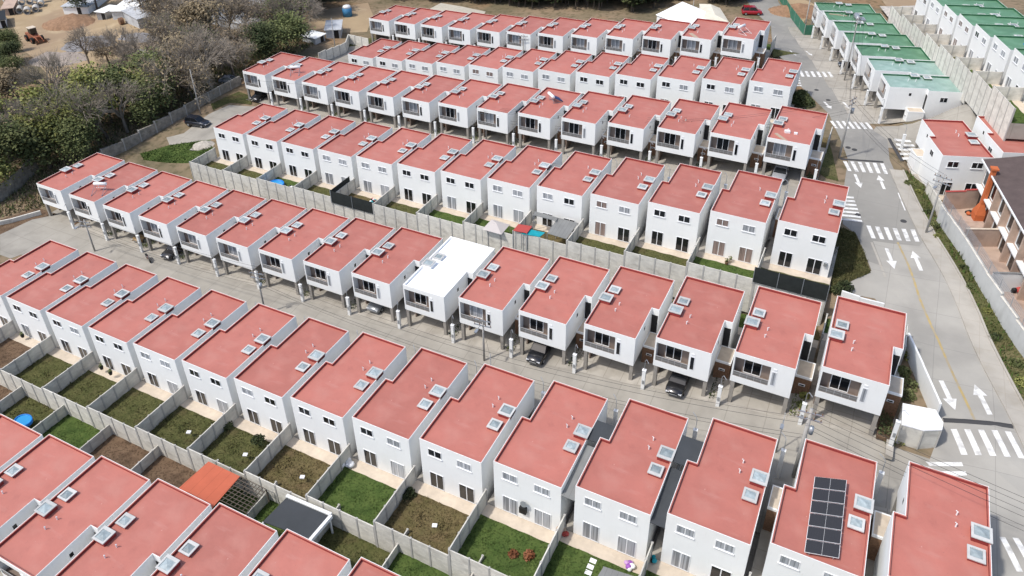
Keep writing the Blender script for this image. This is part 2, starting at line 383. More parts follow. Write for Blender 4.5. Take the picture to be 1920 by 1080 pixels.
def drape(name, poly, m, off, cut=True):
    """a polygon (world x, y) laid on the terrain, cut along the terrain's own facets"""
    bm = bmesh.new()
    f = bm.faces.new([bm.verts.new((p[0], p[1], 0)) for p in poly])
    bmesh.ops.triangulate(bm, faces=[f])
    xs = [p[0] for p in poly]; ys = [p[1] for p in poly]
    def cutp(co, no): bmesh.ops.bisect_plane(bm, geom=bm.verts[:]+bm.edges[:]+bm.faces[:], plane_co=co, plane_no=no, dist=1e-5)
    for k in range(int((min(xs)-GX0)/DX)+1, int((max(xs)-GX0)/DX)+1): cutp((GX0+k*DX, 0, 0), (1, 0, 0))
    for k in range(int((min(ys)-GY0)/DX)+1, int((max(ys)-GY0)/DX)+1): cutp((0, GY0+k*DX, 0), (0, 1, 0))
    sm = [(p[0]-GX0)+(p[1]-GY0) for p in poly]
    for k in range(int(min(sm)/DX)+1, int(max(sm)/DX)+1): cutp((GX0+k*DX, GY0, 0), (1, 1, 0))
    for v in bm.verts: v.co.z = g(v.co.x, v.co.y)+off
    bmesh.ops.recalc_face_normals(bm, faces=bm.faces[:])
    me = bpy.data.meshes.new(name); bm.to_mesh(me); bm.free(); me.materials.append(m)
    if me.polygons and sum(p.normal.z for p in me.polygons) < 0: me.flip_normals()
    return link(name, me)
def px(pts): return [tuple(at(u, v)[:2]) for u, v in pts]

def mainroad():
    westp = px([(1756, 1110), (1734, 960), (1740, 870), (1766, 800), (1738, 725), (1698, 620), (1640, 560), (1590, 550), (1592, 530), (1634, 508), (1606, 440), (1580, 420), (1580, 365), (1590, 300), (1555, 215), (1520, 180), (1497, 158), (1495, 128), (1452, 100), (1446, 50), (1412, 20), (1400, 0), (1390, -25)])
    eastp = px([(1450, -25), (1460, 5), (1510, 66), (1548, 84), (1560, 125), (1600, 185), (1640, 247), (1664, 262), (1668, 300), (1676, 318), (1724, 440), (1802, 590), (1902, 800), (1985, 975), (2010, 1110)])
    return westp+eastp
struct(drape('main_road', mainroad(), ROAD, 0.02))
struct(drape('main_road', px([(1756, 1110), (1734, 960), (1740, 870), (1766, 800), (1738, 725), (1698, 620), (1640, 560), (1590, 550), (1592, 530), (1634, 508), (1628, 490), (1655, 500), (1637, 452), (1724, 462), (1730, 455), (1802, 590), (1902, 800), (1985, 975), (2010, 1110)]), ROAD2, 0.024))
# streets between the rows
def rowy(r, x, front=True):
    q = ROWS[r]; i = q[0]-x/S
    return (q[1]+q[7]*i)*S+(0 if r in 'CEG' else 11.25)
def street(name, lo, hi, x0, x1, n=6, m=CONC, off=0.015, a=0.1, bb=0.1, extra=None):
    xs = [x0+(x1-x0)*k/n for k in range(n+1)]
    poly = [(x, rowy(lo, x)+a) for x in xs]+[(x, rowy(hi, x)-bb) for x in reversed(xs)]
    return struct(drape(name, poly, m, off))
street('street', 'B', 'C', -112, 14.5)
street('street', 'D', 'E', -104, -1.5)
def drives(r, y0=-0.4, y1=5.3):
    hs = [h for h in HOUSES if h[0] == r]
    for h in hs:
        m = frame(h); p = [m @ Vector((x_, y_, 0)) for x_, y_ in ((-0.42, y0), (7.1, y0), (7.1, y1), (-0.42, y1))]
        struct(drape('driveway', [(q.x, q.y) for q in p], DRIVE, 0.035))
for r_ in 'ABCDEFG': drives(r_)
drives('P', -4.5); drives('R', -1.0)
street('street', 'F', 'G', -112, -17)
t = 0.33407
def rl(x, y): return (1.27479*S+x*math.cos(t)-y*math.sin(t), 6.14434*S+x*math.sin(t)+y*math.cos(t))
struct(drape('side_street', [rl(-7, 12), rl(22, 12), rl(22, 19), rl(-3, 19)], CONC, 0.012))
struct(drape('turning_circle', px([(0, 478), (0, 440), (60, 412), (110, 402), (160, 430), (210, 470), (150, 500), (60, 470), (20, 485)]), CONC, 0.03))
struct(drape('turning_circle', px([(392, 214), (430, 197), (480, 200), (500, 215), (470, 250), (395, 262), (318, 272), (312, 258), (345, 250), (360, 238)]), CONC, 0.03))
struct(drape('turning_circle', px([(600, 118), (620, 100), (660, 86), (690, 84), (720, 100), (660, 125), (620, 135)]), CONC, 0.03))
struct(drape('lawn', px([(262, 288), (318, 272), (395, 262), (400, 285), (385, 300), (352, 306), (270, 300)]), G1, 0.03))
struct(drape('lawn', px([(395, 195), (448, 172), (470, 180), (472, 196), (430, 193), (400, 207)]), G2, 0.035))
struct(drape('lawn', px([(640, 82), (700, 70), (720, 82), (690, 84), (655, 87)]), GRDK, 0.035))
struct(drape('dirt_path', px([(0, 412), (70, 390), (110, 402), (60, 412), (0, 440)]), G4, 0.035))
struct(drape('lawn', px([(1572, 428), (1602, 436), (1618, 470), (1632, 512), (1590, 530), (1560, 548), (1530, 560), (1520, 520), (1540, 470)]), GRDK, 0.06))
struct(drape('lawn', px([(1552, 262), (1560, 285), (1572, 340), (1550, 335), (1530, 322), (1535, 290)]), GRDK, 0.05))
struct(drape('lawn', px([(1500, 100), (1446, 92), (1450, 108), (1462, 106)]), GRDK, 0.05))
struct(drape('lawn', px([(1475, 190), (1497, 172), (1525, 195), (1512, 205)]), GRDK, 0.05))
struct(drape('dirt_yard', px([(20, 40), (0, 20), (40, -25), (200, -28), (330, -10), (300, 60), (320, 110), (280, 160), (200, 190), (110, 170), (72, 120), (40, 92), (30, 60)]), DIRT, 0.03))
struct(drape('dirt_yard', px([(560, 60), (600, 20), (690, 5), (700, 30), (688, 60), (640, 62), (590, 78)]), DIRT, 0.03))
struct(drape('dirt_yard', px([(1462, -20), (1530, 10), (1500, 50), (1480, 30)]), DIRT, 0.05))
struct(drape('dirt_yard', px([(1640, -20), (1760, -20), (1780, 30), (1740, 70), (1690, 40)]), DIRT, 0.05))
# sidewalk and verge along the right of the main road
eo = [(1668, 318), (1724, 440), (1802, 590), (1902, 800), (1985, 975), (2010, 1110)]
wi = px(eo)
def offset(line, d):
    out = []
    for k, p in enumerate(line):
        a = Vector(line[min(k+1, len(line)-1)])-Vector(line[max(k-1, 0)]); n = Vector((-a.y, a.x)).normalized()
        out.append((p[0]+n.x*d, p[1]+n.y*d))
    return out
sw = offset(wi, 1.7)
struct(drape('sidewalk', wi+sw[::-1], WALK, 0.10))
def kerb(line, d, name='kerb', h=0.14, w=0.16, m=WALK):
    o2 = offset(line, d); b = MB()
    a1 = offset(line, d-w/2); a2 = offset(line, d+w/2); seg = []
    for k in range(len(line)-1):
        n = max(1, int((Vector(line[k+1])-Vector(line[k])).length/2.5))
        for j in range(n+1 if k == len(line)-2 else n):
            f = j/n; seg.append([tuple(Vector(q[k]).lerp(Vector(q[k+1]), f)) for q in (a1, a2)])
    for s0, s1 in zip(seg, seg[1:]):
        zz = [g(*s0[0]), g(*s0[1]), g(*s1[0]), g(*s1[1])]
        p = [(s0[0][0], s0[0][1]), (s0[1][0], s0[1][1]), (s1[1][0], s1[1][1]), (s1[0][0], s1[0][1])]
        zb = [g(*q) for q in p]
        b.add([(q[0], q[1], z-0.1) for q, z in zip(p, zb)]+[(q[0], q[1], z+h) for q, z in zip(p, zb)], [(4, 5, 6, 7), (0, 4, 7, 3), (1, 2, 6, 5), (0, 1, 5, 4), (3, 7, 6, 2)])
    return struct(b.obj(name, m))
kerb(wi, 0.0); kerb(wi, 1.75, h=0.22, w=0.2)
vg = px([(1690, 320), (1760, 405), (1835, 505), (1925, 640), (2050, 850)])
verge = offset(wi, 1.85)[:5]+px([(2040, 830), (1930, 672), (1835, 505), (1764, 425), (1735, 350), (1700, 322)])
struct(drape('grass_verge', verge, GRDK, 0.12))

# ------------------------------------------------------------------ road markings
def stripes(tl, tr, br, bl, n, duty=0.45, horiz=False):
    c = [Vector(at(*p)[:2]) for p in (tl, tr, br, bl)]
    if horiz: c = [c[0], c[3], c[2], c[1]]
    b = MB()
    def line(a, bq, off=0.028):
        k = 4
        return [Vector((*(a.lerp(bq, j/k)), 0)) for j in range(k+1)]
    for i in range(n):
        s0 = i/(n-1+duty); s1 = (i+duty)/(n-1+duty)
        A, B_ = c[0].lerp(c[1], s0), c[0].lerp(c[1], s1); D_, C_ = c[3].lerp(c[2], s0), c[3].lerp(c[2], s1)
        l1 = line(A, D_); l2 = line(B_, C_)
        for k in range(4):
            q = [l1[k], l2[k], l2[k+1], l1[k+1]]
            b.add([(p.x, p.y, g(p.x, p.y)+0.045) for p in q], [(0, 1, 2, 3)])
    struct(b.obj('crosswalk', PAINT))
stripes((1782, 805), (1945, 816), (1975, 868), (1802, 853), 7)
stripes((1624, 423), (1715, 431), (1724, 454), (1634, 447), 6, 0.5)
stripes((1572, 368), (1600, 369), (1617, 417), (1570, 412), 7, 0.5, True)
stripes((1580, 302), (1657, 307), (1665, 327), (1590, 321), 6, 0.5)
stripes((1556, 227), (1626, 230), (1637, 243), (1566, 241), 7, 0.5)
stripes((1498, 133), (1556, 135), (1563, 145), (1503, 144), 6, 0.5)
stripes((1488, 146), (1499, 146), (1503, 162), (1492, 162), 4, 0.5, True)
stripes((1676, 260), (1706, 263), (1736, 298), (1692, 300), 5, 0.5, True)
stripes((1873, 1007), (1960, 1014), (2000, 1078), (1906, 1072), 4)
stripes((1735, 866), (1803, 867), (1813, 892), (1762, 892), 2, 0.45, True)
def bumpbar(a, c, wd=0.55):
    A, B_ = at(*a), at(*c); d = (B_-A); d.z = 0; L = d.length; an = math.atan2(d.y, d.x); b = MB()
    n = 6
    for k in range(n):
        p, q = A.lerp(B_, k/n), A.lerp(B_, (k+1)/n); nn = Vector((-d.y, d.x, 0)).normalized()*wd/2
        z0, z1 = g(p.x, p.y), g(q.x, q.y)
        P0, P1, Q0, Q1 = p-nn, p+nn, q-nn, q+nn
        v = []
        for pt, z in ((P0, z0), (p, z0), (P1, z0), (Q0, z1), (q, z1), (Q1, z1)): v.append(pt)
        v = [Vector((pt.x, pt.y, z)) for pt, z in ((P0, z0+.03), (p, z0+.1), (P1, z0+.03), (Q0, z1+.03), (q, z1+.1), (Q1, z1+.03))]
        b.add(v, [(0, 3, 4, 1), (1, 4, 5, 2)])
    return struct(b.obj('speed_bump', BUMPM))
bumpbar((1768, 788), (1899, 800)); bumpbar((1575, 298), (1656, 304), 0.5); bumpbar((1667, 260), (1692, 303), 0.5)
def arrow(tail, head):
    T, H = at(*tail), at(*head); d = Vector((H.x-T.x, H.y-T.y)); L = d.length; d.normalize(); n = Vector((-d.y, d.x))
    hw = 0.40*L*0.36; sw_ = hw*0.36; b = MB(); P = lambda s, o: Vector((T.x, T.y))+d*s+n*o
    k = 5; m1 = L*0.62
    for j in range(k):
        q = [P(m1*j/k, -sw_), P(m1*(j+1)/k, -sw_), P(m1*(j+1)/k, sw_), P(m1*j/k, sw_)]
        b.add([(p.x, p.y, g(p.x, p.y)+0.045) for p in q], [(0, 1, 2, 3)])
    for q in ([P(m1, -hw), P(L, 0), P(m1, 0)], [P(m1, 0), P(L, 0), P(m1, hw)]):
        b.add([(p.x, p.y, g(p.x, p.y)+0.045) for p in q], [(0, 1, 2)])
    struct(b.obj('road_arrow', PAINT))
for a in (((1764, 714), (1791, 770)), ((1856, 778), (1827, 721)), ((1662, 466), (1677, 505)), ((1727, 508), (1711, 471)), ((1603, 327), (1614, 353)), ((1658, 355), (1647, 329)),
          ((1545, 191), (1559, 205)), ((1581, 192), (1594, 205)), ((1481, 95), (1493, 105)), ((1511, 96), (1523, 105))): arrow(*a)
def ribbon(name, pts, wd, m, off=0.045):
    P = [at(*p) for p in pts]; b = MB(); fine = []
    for p, q in zip(P, P[1:]):
        n = max(1, int((q-p).length/1.2))
        for k in range(n): fine.append(p.lerp(q, k/n))
    fine.append(P[-1]); prev = None
    for k, p in enumerate(fine):
        a = fine[min(k+1, len(fine)-1)]-fine[max(k-1, 0)]; n = Vector((-a.y, a.x, 0)).normalized()*wd/2
        cur = [p-n, p+n]; cur = [Vector((c.x, c.y, g(c.x, c.y)+off)) for c in cur]
        if prev: b.add([prev[0], cur[0], cur[1], prev[1]], [(0, 1, 2, 3)])
        prev = cur
    return struct(b.obj(name, m))
ribbon('centre_line', [(1683, 455), (1704, 500), (1724, 560), (1760, 640), (1800, 730), (1829, 792)], 0.22, YELL)
ribbon('edge_line', [(1684, 362), (1697, 395)], 0.15, PAINT)
ribbon('edge_line', [(1634, 455), (1652, 500), (1660, 520)], 0.25, WALK)

# ------------------------------------------------------------------ house parts (built once, local frame, front = -Y, z = 0 is the parapet top)
OUT = [(0, 0), (WF, 0), (WF, 5.36), (WF+XE, 5.36), (WF+XE, DP), (0, DP)]
def inset(d): return [(d, d), (WF-d, d), (WF-d, 5.36+d), (WF+XE-d, 5.36+d), (WF+XE-d, DP-d), (d, DP-d)]
RZ = -0.27
def wall_mesh():
    b = MB(); n = 6; o = OUT; i = inset(0.055)
    # outer skin of the upper storey
    def skin(a, c, z0, z1): b.quad((a[0], a[1], z0), (c[0], c[1], z0), (c[0], c[1], z1), (a[0], a[1], z1))
    # front face with the loggia opening
    x0, x1, z0, z1 = 0.15, 3.40, -2.87, -0.58
    b.quad((0, 0, -3.62), (x0, 0, -3.62), (x0, 0, 0), (0, 0, 0)); b.quad((x1, 0, -3.62), (WF, 0, -3.62), (WF, 0, 0), (x1, 0, 0))
    b.quad((x0, 0, -3.62), (x1, 0, -3.62), (x1, 0, z0), (x0, 0, z0)); b.quad((x0, 0, z1), (x1, 0, z1), (x1, 0, 0), (x0, 0, 0))
    dd = 0.85
    b.quad((x0, 0, z0), (x1, 0, z0), (x1, dd, z0), (x0, dd, z0)); b.quad((x0, dd, z1), (x1, dd, z1), (x1, 0, z1), (x0, 0, z1))
    b.quad((x0, 0, z0), (x0, dd, z0), (x0, dd, z1), (x0, 0, z1)); b.quad((x1, dd, z0), (x1, 0, z0), (x1, 0, z1), (x1, dd, z1))
    b.quad((x0, dd, z0), (x1, dd, z0), (x1, dd, z1), (x0, dd, z1))
    skin((WF, 0), (WF, 5.36), -3.62, 0); skin((0, 5.36), (0, 0), -3.62, 0)
    b.quad((0, 0, -3.62), (0, 5.36, -3.62), (WF, 5.36, -3.62), (WF, 0, -3.62))
    zb = -PH-1.5
    skin((0, 5.36), (WF, 5.36), zb, -3.62)
    skin((WF, 5.36), (WF+XE, 5.36), zb, 0); skin((WF+XE, 5.36), (WF+XE, DP), zb, 0); skin((WF+XE, DP), (0, DP), zb, 0); skin((0, DP), (0, 5.36), zb, 0)
    for k in range(6):
        a, c, e, f = o[k], o[(k+1) % 6], i[(k+1) % 6], i[k]
        b.quad((*a, 0), (*c, 0), (*e, 0), (*f, 0))
        b.quad((*f, 0), (*e, 0), (*e, RZ), (*f, RZ))
    return b
def roof_mesh():
    b = MB(); i = inset(0.05); j = inset(0.14)
    b.add([(p[0], p[1], RZ+0.003) for p in j], [tuple(range(6))], 0)
    for k in range(6):
        a, c = i[k], i[(k+1) % 6]; e, f = j[(k+1) % 6], j[k]
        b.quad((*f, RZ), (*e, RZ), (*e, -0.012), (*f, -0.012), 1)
        b.quad((*a, 0.006), (*c, 0.006), (*e, -0.012), (*f, -0.012), 0); b.quad((*a, -0.05), (*c, -0.05), (*c, 0.006), (*a, 0.006), 0)
    return b
me_wall = wall_mesh().mesh('wall', [WHITE])
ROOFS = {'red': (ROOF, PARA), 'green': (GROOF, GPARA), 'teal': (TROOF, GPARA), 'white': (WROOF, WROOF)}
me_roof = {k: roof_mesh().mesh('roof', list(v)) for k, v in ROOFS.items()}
def sky_frame(x0, x1, y0, y1, z0, z1, curb):
    b = MB(); e = 0.06
    b.box(x0+e, x1-e, y0+e, y1-e, z0, z1-0.09, 0)
    w_ = 0.17
    for q in ((x0, x1, y0, y0+w_), (x0, x1, y1-w_*1.6, y1), (x0, x0+w_, y0+w_, y1-w_*1.6), (x1-w_, x1, y0+w_, y1-w_*1.6)): b.box(*q, z1-0.087, z1, 1)
    return b.mesh('skylight', [curb, SKFR])
def sky_glass(x0, x1, y0, y1, z1):
    b = MB(); w_ = 0.17; x0 += w_; x1 -= w_; y0 += w_; y1 -= w_*1.6; xm, ym = (x0+x1)/2, (y0+y1)/2
    c = (xm, ym, z1+0.06); P = [(x0, y0, z1-0.05), (x1, y0, z1-0.05), (x1, y1, z1-0.05), (x0, y1, z1-0.05)]
    b.add(P+[c], [(0, 1, 4), (1, 2, 4), (2, 3, 4), (3, 0, 4)]); return b.mesh('glass', SKYG)
SK = [(-0.06, 1.28, 4.1, 5.42, -0.255, 0.24), (0.36, 1.5, 6.02, 7.2, -0.255, 0.06)]
me_sky = {k: [sky_frame(*s, v[1]) for s in SK] for k, v in ROOFS.items()}
me_skg = [sky_glass(s[0], s[1], s[2], s[3], s[5]) for s in SK]
b = MB(); b.tube([(0, 0, RZ), (0, 0, 0.08), (0.1, 0, 0.16)], 0.055, 6); me_vent = b.mesh('vent_pipe', FRAME)
def rear_window(x0, x1, z0, z1, nb=2):
    f = MB(); g_ = MB(); y = DP; e = 0.05; xm = (x0+x1)/2
    for q in ((x0-e, x1+e, z1, z1+e), (x0-e, x1+e, z0-e, z0), (x0-e, x0, z0, z1), (x1, x1+e, z0, z1), (xm-0.04, xm+0.04, z0, z1)):
        f.box(q[0], q[1], y-0.02, y+0.045, q[2], q[3])
    if z0 > -3: f.box(x0-0.12, x1+0.12, y-0.02, y+0.1, z0-0.13, z0-0.055)
    g_.quad((x1, y+0.012, z0), (x0, y+0.012, z0), (x0, y+0.012, z1), (x1, y+0.012, z1))
    return f, g_
WIN = [(4.10, 5.38, -1.62, -0.84), (1.10, 2.40, -1.62, -0.84), (4.08, 5.42, -5.80, -3.92), (0.90, 2.36, -5.80, -3.92)]
me_wf, me_wg = [], []
for wq in WIN:
    f, g_ = rear_window(*wq); me_wf.append(f.mesh('window', FRAME))
    me_wg.append([g_.mesh('pane', m) for m in (GLASSD, CURT, CURTB)])
# front parts
def front_parts():
    P = {}
    b = MB(); y = 0.842
    b.box(0.16, 0.95, y-0.03, y, -2.86, -0.6); P['cp1'] = b.mesh('cladding_panel', LOG); b = MB(); b.box(2.55, 3.39, y-0.03, y, -2.86, -0.6); P['cp2'] = b.mesh('cladding_panel', LOG)
    b = MB()
    for x in (0.95, 1.72, 2.50): b.box(x, x+0.06, y-0.075, y-0.002, -2.86, -0.62)
    b.box(1.01, 2.5, y-0.075, y-0.002, -0.68, -0.62); b.box(1.01, 2.5, y-0.075, y-0.002, -2.86, -2.78); P['balcony_window'] = b.mesh('balcony_window', FRAME)
    P['glass'] = []
    for m in (GLASSD, CURT, CURTB):
        b = MB(); b.quad((1.0, y-0.02, -2.8), (2.52, y-0.02, -2.8), (2.52, y-0.02, -0.66), (1.0, y-0.02, -0.66)); P['glass'].append(b.mesh('pane', m))
    b = MB(); b.box(0.15, 3.4, 0.02, 0.06, -2.33, -2.28)
    b.box(0.15, 3.4, 0.03, 0.05, -2.58, -2.56)
    for k in range(6): x = 0.17+k*0.64; b.box(x, x+0.03, 0.025, 0.055, -2.87, -2.33)
    P['railing'] = b.mesh('railing', RAIL)
    b = MB(); b.box(0.17, 3.38, 0.034, 0.046, -2.85, -2.36); P['rail_panel'] = b.mesh('rail_panel', RGLASS)
    b = MB(); b.box(0.16, 3.39, 0.01, 0.81, -2.868, -2.852); P['balcony_floor'] = b.mesh('balcony_floor', LOG)
    b = MB(); b.box(3.55, 4.0, -0.03, 0.01, -2.72, -2.66); b.box(3.55, 4.0, -0.03, 0.01, -1.1, -0.98)
    b.box(3.55, 3.6, -0.03, 0.01, -2.66, -1.1); b.box(3.95, 4.0, -0.03, 0.01, -2.66, -1.1); b.box(3.62, 3.93, -0.04, 0.01, -0.86, -0.66); P['tall_window'] = b.mesh('tall_window', FRAME)
    P['tglass'] = []
    for m in (GLASSD, CURT):
        b = MB(); b.quad((3.6, -0.015, -2.66), (3.95, -0.015, -2.66), (3.95, -0.015, -1.1), (3.6, -0.015, -1.1)); P['tglass'].append(b.mesh('pane', m))
    b = MB(); b.box(-0.18, 0.18, -0.18, 0.18, -PH-0.5, -3.63); P['column'] = b.mesh('column', COLM)
    b = MB(); b.box(WF+0.004, 7.02, 3.0, 5.35, -PH-0.5, -3.42, 0); b.box(WF+0.004, 7.04, 2.96, 5.352, -3.418, -3.2, 1)
    b.box(5.6, 6.95, 3.1, 5.2, -3.198, -3.19, 2); P['entry_block'] = b.mesh('entry_block', [BROWN, WHITE, BEIGE]); P['entry_block_w'] = b.mesh('entry_block', [WHITE, WHITE, BEIGE])
    b = MB(); b.box(5.95, 6.55, 2.93, 3.0, -4.35, -4.1, 0); b.box(6.03, 6.47, 2.925, 2.93, -4.3, -4.15, 1); P['small_window'] = b.mesh('small_window', [FRAME, GLASSD])
    b = MB(); b.box(5.54, 6.2, 5.335, 5.37, -3.18, -0.85); P['door'] = b.mesh('door', BLACK)
    b = MB(); b.box(WF-0.01, WF+0.012, 2.95, 3.3, -1.3, -0.85, 0); P['side_window'] = b.mesh('side_window', GLASSD)
    b = MB(); b.box(0.3, WF, 5.30, 5.355, -PH-0.3, -3.63); P['garage_wall'] = b.mesh('garage_wall', BEIGE); b = MB(); b.box(0.06, 0.2, 1.8, 5.29, -PH-0.3, -3.63); P['carport_shade_wall'] = b.mesh('carport_shade_wall', LOG)  # last box: wall added on the left to block sun and darken the carport
    b = MB(); b.box(1.2, 2.1, 5.26, 5.30, -PH, -4.0); P['garage_door'] = b.mesh('garage_door', BROWN)
    b = MB(); x = WF+XE; b.box(x-0.01, x+0.03, 7.2, 8.3, -1.75, -0.95, 0); b.box(x+0.03, x+0.035, 7.26, 7.72, -1.69, -1.01, 1); b.box(x+0.03, x+0.035, 7.78, 8.24, -1.69, -1.01, 1); P['gable_window'] = b.mesh('gable_window', [FRAME, GLASSD])
    return P
FP = front_parts()
b = MB(); b.box(-0.17, 0.17, -0.14, 0.14, -0.6, 3.0); b.box(-0.2, 0.2, -0.17, 0.17, 3.0, 3.06); me_pillar = b.mesh('pillar', WHITE)
b = MB(); b.box(-0.1, 0.1, -0.2, -0.145, 1.3, 1.75); me_meter = b.mesh('electricity_meter', METAL)
b = MB(); b.tube([(0, 0, 3.06), (0, 0, 4.3), (0.15, -0.1, 4.55), (0.5, -0.5, 4.5)], 0.03, 5); me_mast = b.mesh('service_mast', METAL)
# lot ground
me_pad, me_apron, me_lawn, me_sidewall = {}, {}, {}, {}
def fence_boards(b, x0, x1, y0, y1, z0, z1, along):
    """precast boards between posts"""
    nb = max(1, round((z1-z0)/0.5)); L = (y1-y0) if along == 'y' else (x1-x0); nbay = max(1, round(L/1.75))
    for k in range(nb):
        za, zc = z0+(z1-z0)*k/nb, z0+(z1-z0)*(k+1)/nb-0.018
        b.box(x0, x1, y0, y1, za, zc, 0)
    for k in range(nbay+1):
        if along == 'y':
            yy = y0+(y1-y0)*k/nbay; b.box(x0-0.045, x1+0.045, yy-0.075, yy+0.075, z0, z1+0.03, 1)
        else:
            xx = x0+(x1-x0)*k/nbay; b.box(xx-0.075, xx+0.075, y0-0.045, y1+0.045, z0, z1+0.03, 1)
for r, ry in RY.items():
    b = MB(); y0 = 4.0
    if r == 'P': b.box(-0.40, 7.06, DP+0.3, ry, -PH-1, -PH+2.2)
    b.box(-0.42, 7.08, y0, ry, -PH-2.2, -PH); me_pad[r] = b.mesh('lot_slab', DRIVE)
    b = MB(); b.box(-0.40, 7.06, DP+0.01, DP+1.25, -PH-0.1, -PH+0.03); me_apron[r] = b.mesh('patio', BEIGE)
    b = MB(); n = 12; y1_ = ry-0.02
    vs = []
    for i_ in range(n+1):
        for j_ in range(n+1):
            vs.append((-0.38+7.42*i_/n, DP+1.25+(y1_-DP-1.25)*j_/n, -PH+0.05+0.05*math.sin(i_*1.7)*math.cos(j_*2.1)+(0 if i_ in (0, n) or j_ in (0, n) else 0.03)))
    fs_ = [(i_*(n+1)+j_, (i_+1)*(n+1)+j_, (i_+1)*(n+1)+j_+1, i_*(n+1)+j_+1) for i_ in range(n) for j_ in range(n)]
    for m_ in (G1, G2, G3, G4):
        b = MB(); b.add(vs, fs_); me_lawn[r, m_.name] = b.mesh('lawn', m_)
    b = MB(); fence_boards(b, 7.08-0.05, 7.08+0.05, DP+0.1, ry-0.16, -PH-0.6, -PH+2.0, 'y'); me_sidewall[r] = b.mesh('side_wall', [FENCE, POST])
b = MB(); fence_boards(b, -0.34, 7.0, -0.05, 0.05, -2.6, 2.1, 'x'); me_section = b.mesh('wall_section', [FENCE, POST])
# grass tufts
def tufts(name, w_, l_, n, cols, hmax=0.28):
    b = MB(); rr = random.Random(5)
    for _ in range(n):
        x, y = rr.uniform(0, w_), rr.uniform(0, l_); h = rr.uniform(0.08, hmax); a = rr.uniform(0, 6.28); s = rr.uniform(0.05, 0.14); dx, dy = rr.uniform(-.1, .1), rr.uniform(-.1, .1)
        b.add([(x-s*math.cos(a), y-s*math.sin(a), 0), (x+s*math.cos(a), y+s*math.sin(a), 0), (x+dx, y+dy, h)], [(0, 1, 2)])
    return b.mesh(name, cols)

ROWNAME = {'A': 'the lowest row, cut off by the bottom left corner', 'B': 'the second row from the bottom', 'C': 'the third row from the bottom', 'D': 'the fourth row from the bottom',
           'E': 'the fifth row from the bottom', 'F': 'the sixth row from the bottom', 'G': 'the topmost row of red roofs', 'P': 'the green-roofed row beside the main road', 'Q': 'the green-roofed row in the top right corner', 'R': 'the short red-roofed row beside the brown house'}
SHORT = {'A': 'lowest row', 'B': 'second row up', 'C': 'third row up', 'D': 'fourth row up', 'E': 'fifth row up', 'F': 'sixth row up', 'G': 'topmost red row', 'P': 'roadside green row', 'Q': 'corner green row', 'R': 'short right-hand row'}
H0 = {}
LAWNS_B = {0: 1, 1: 0, 2: 0, 3: 0, 4: 0, 5: 2, 6: 0, 7: 2, 8: 1, 9: 1, 10: 1, 11: 1, 12: 1, 13: 3, 14: 3}
LAWNS_A = {-1: 0, 0: 1, 1: 0, 2: 0, 3: 3, 4: 3, 5: 0, 6: 1, 7: 3}
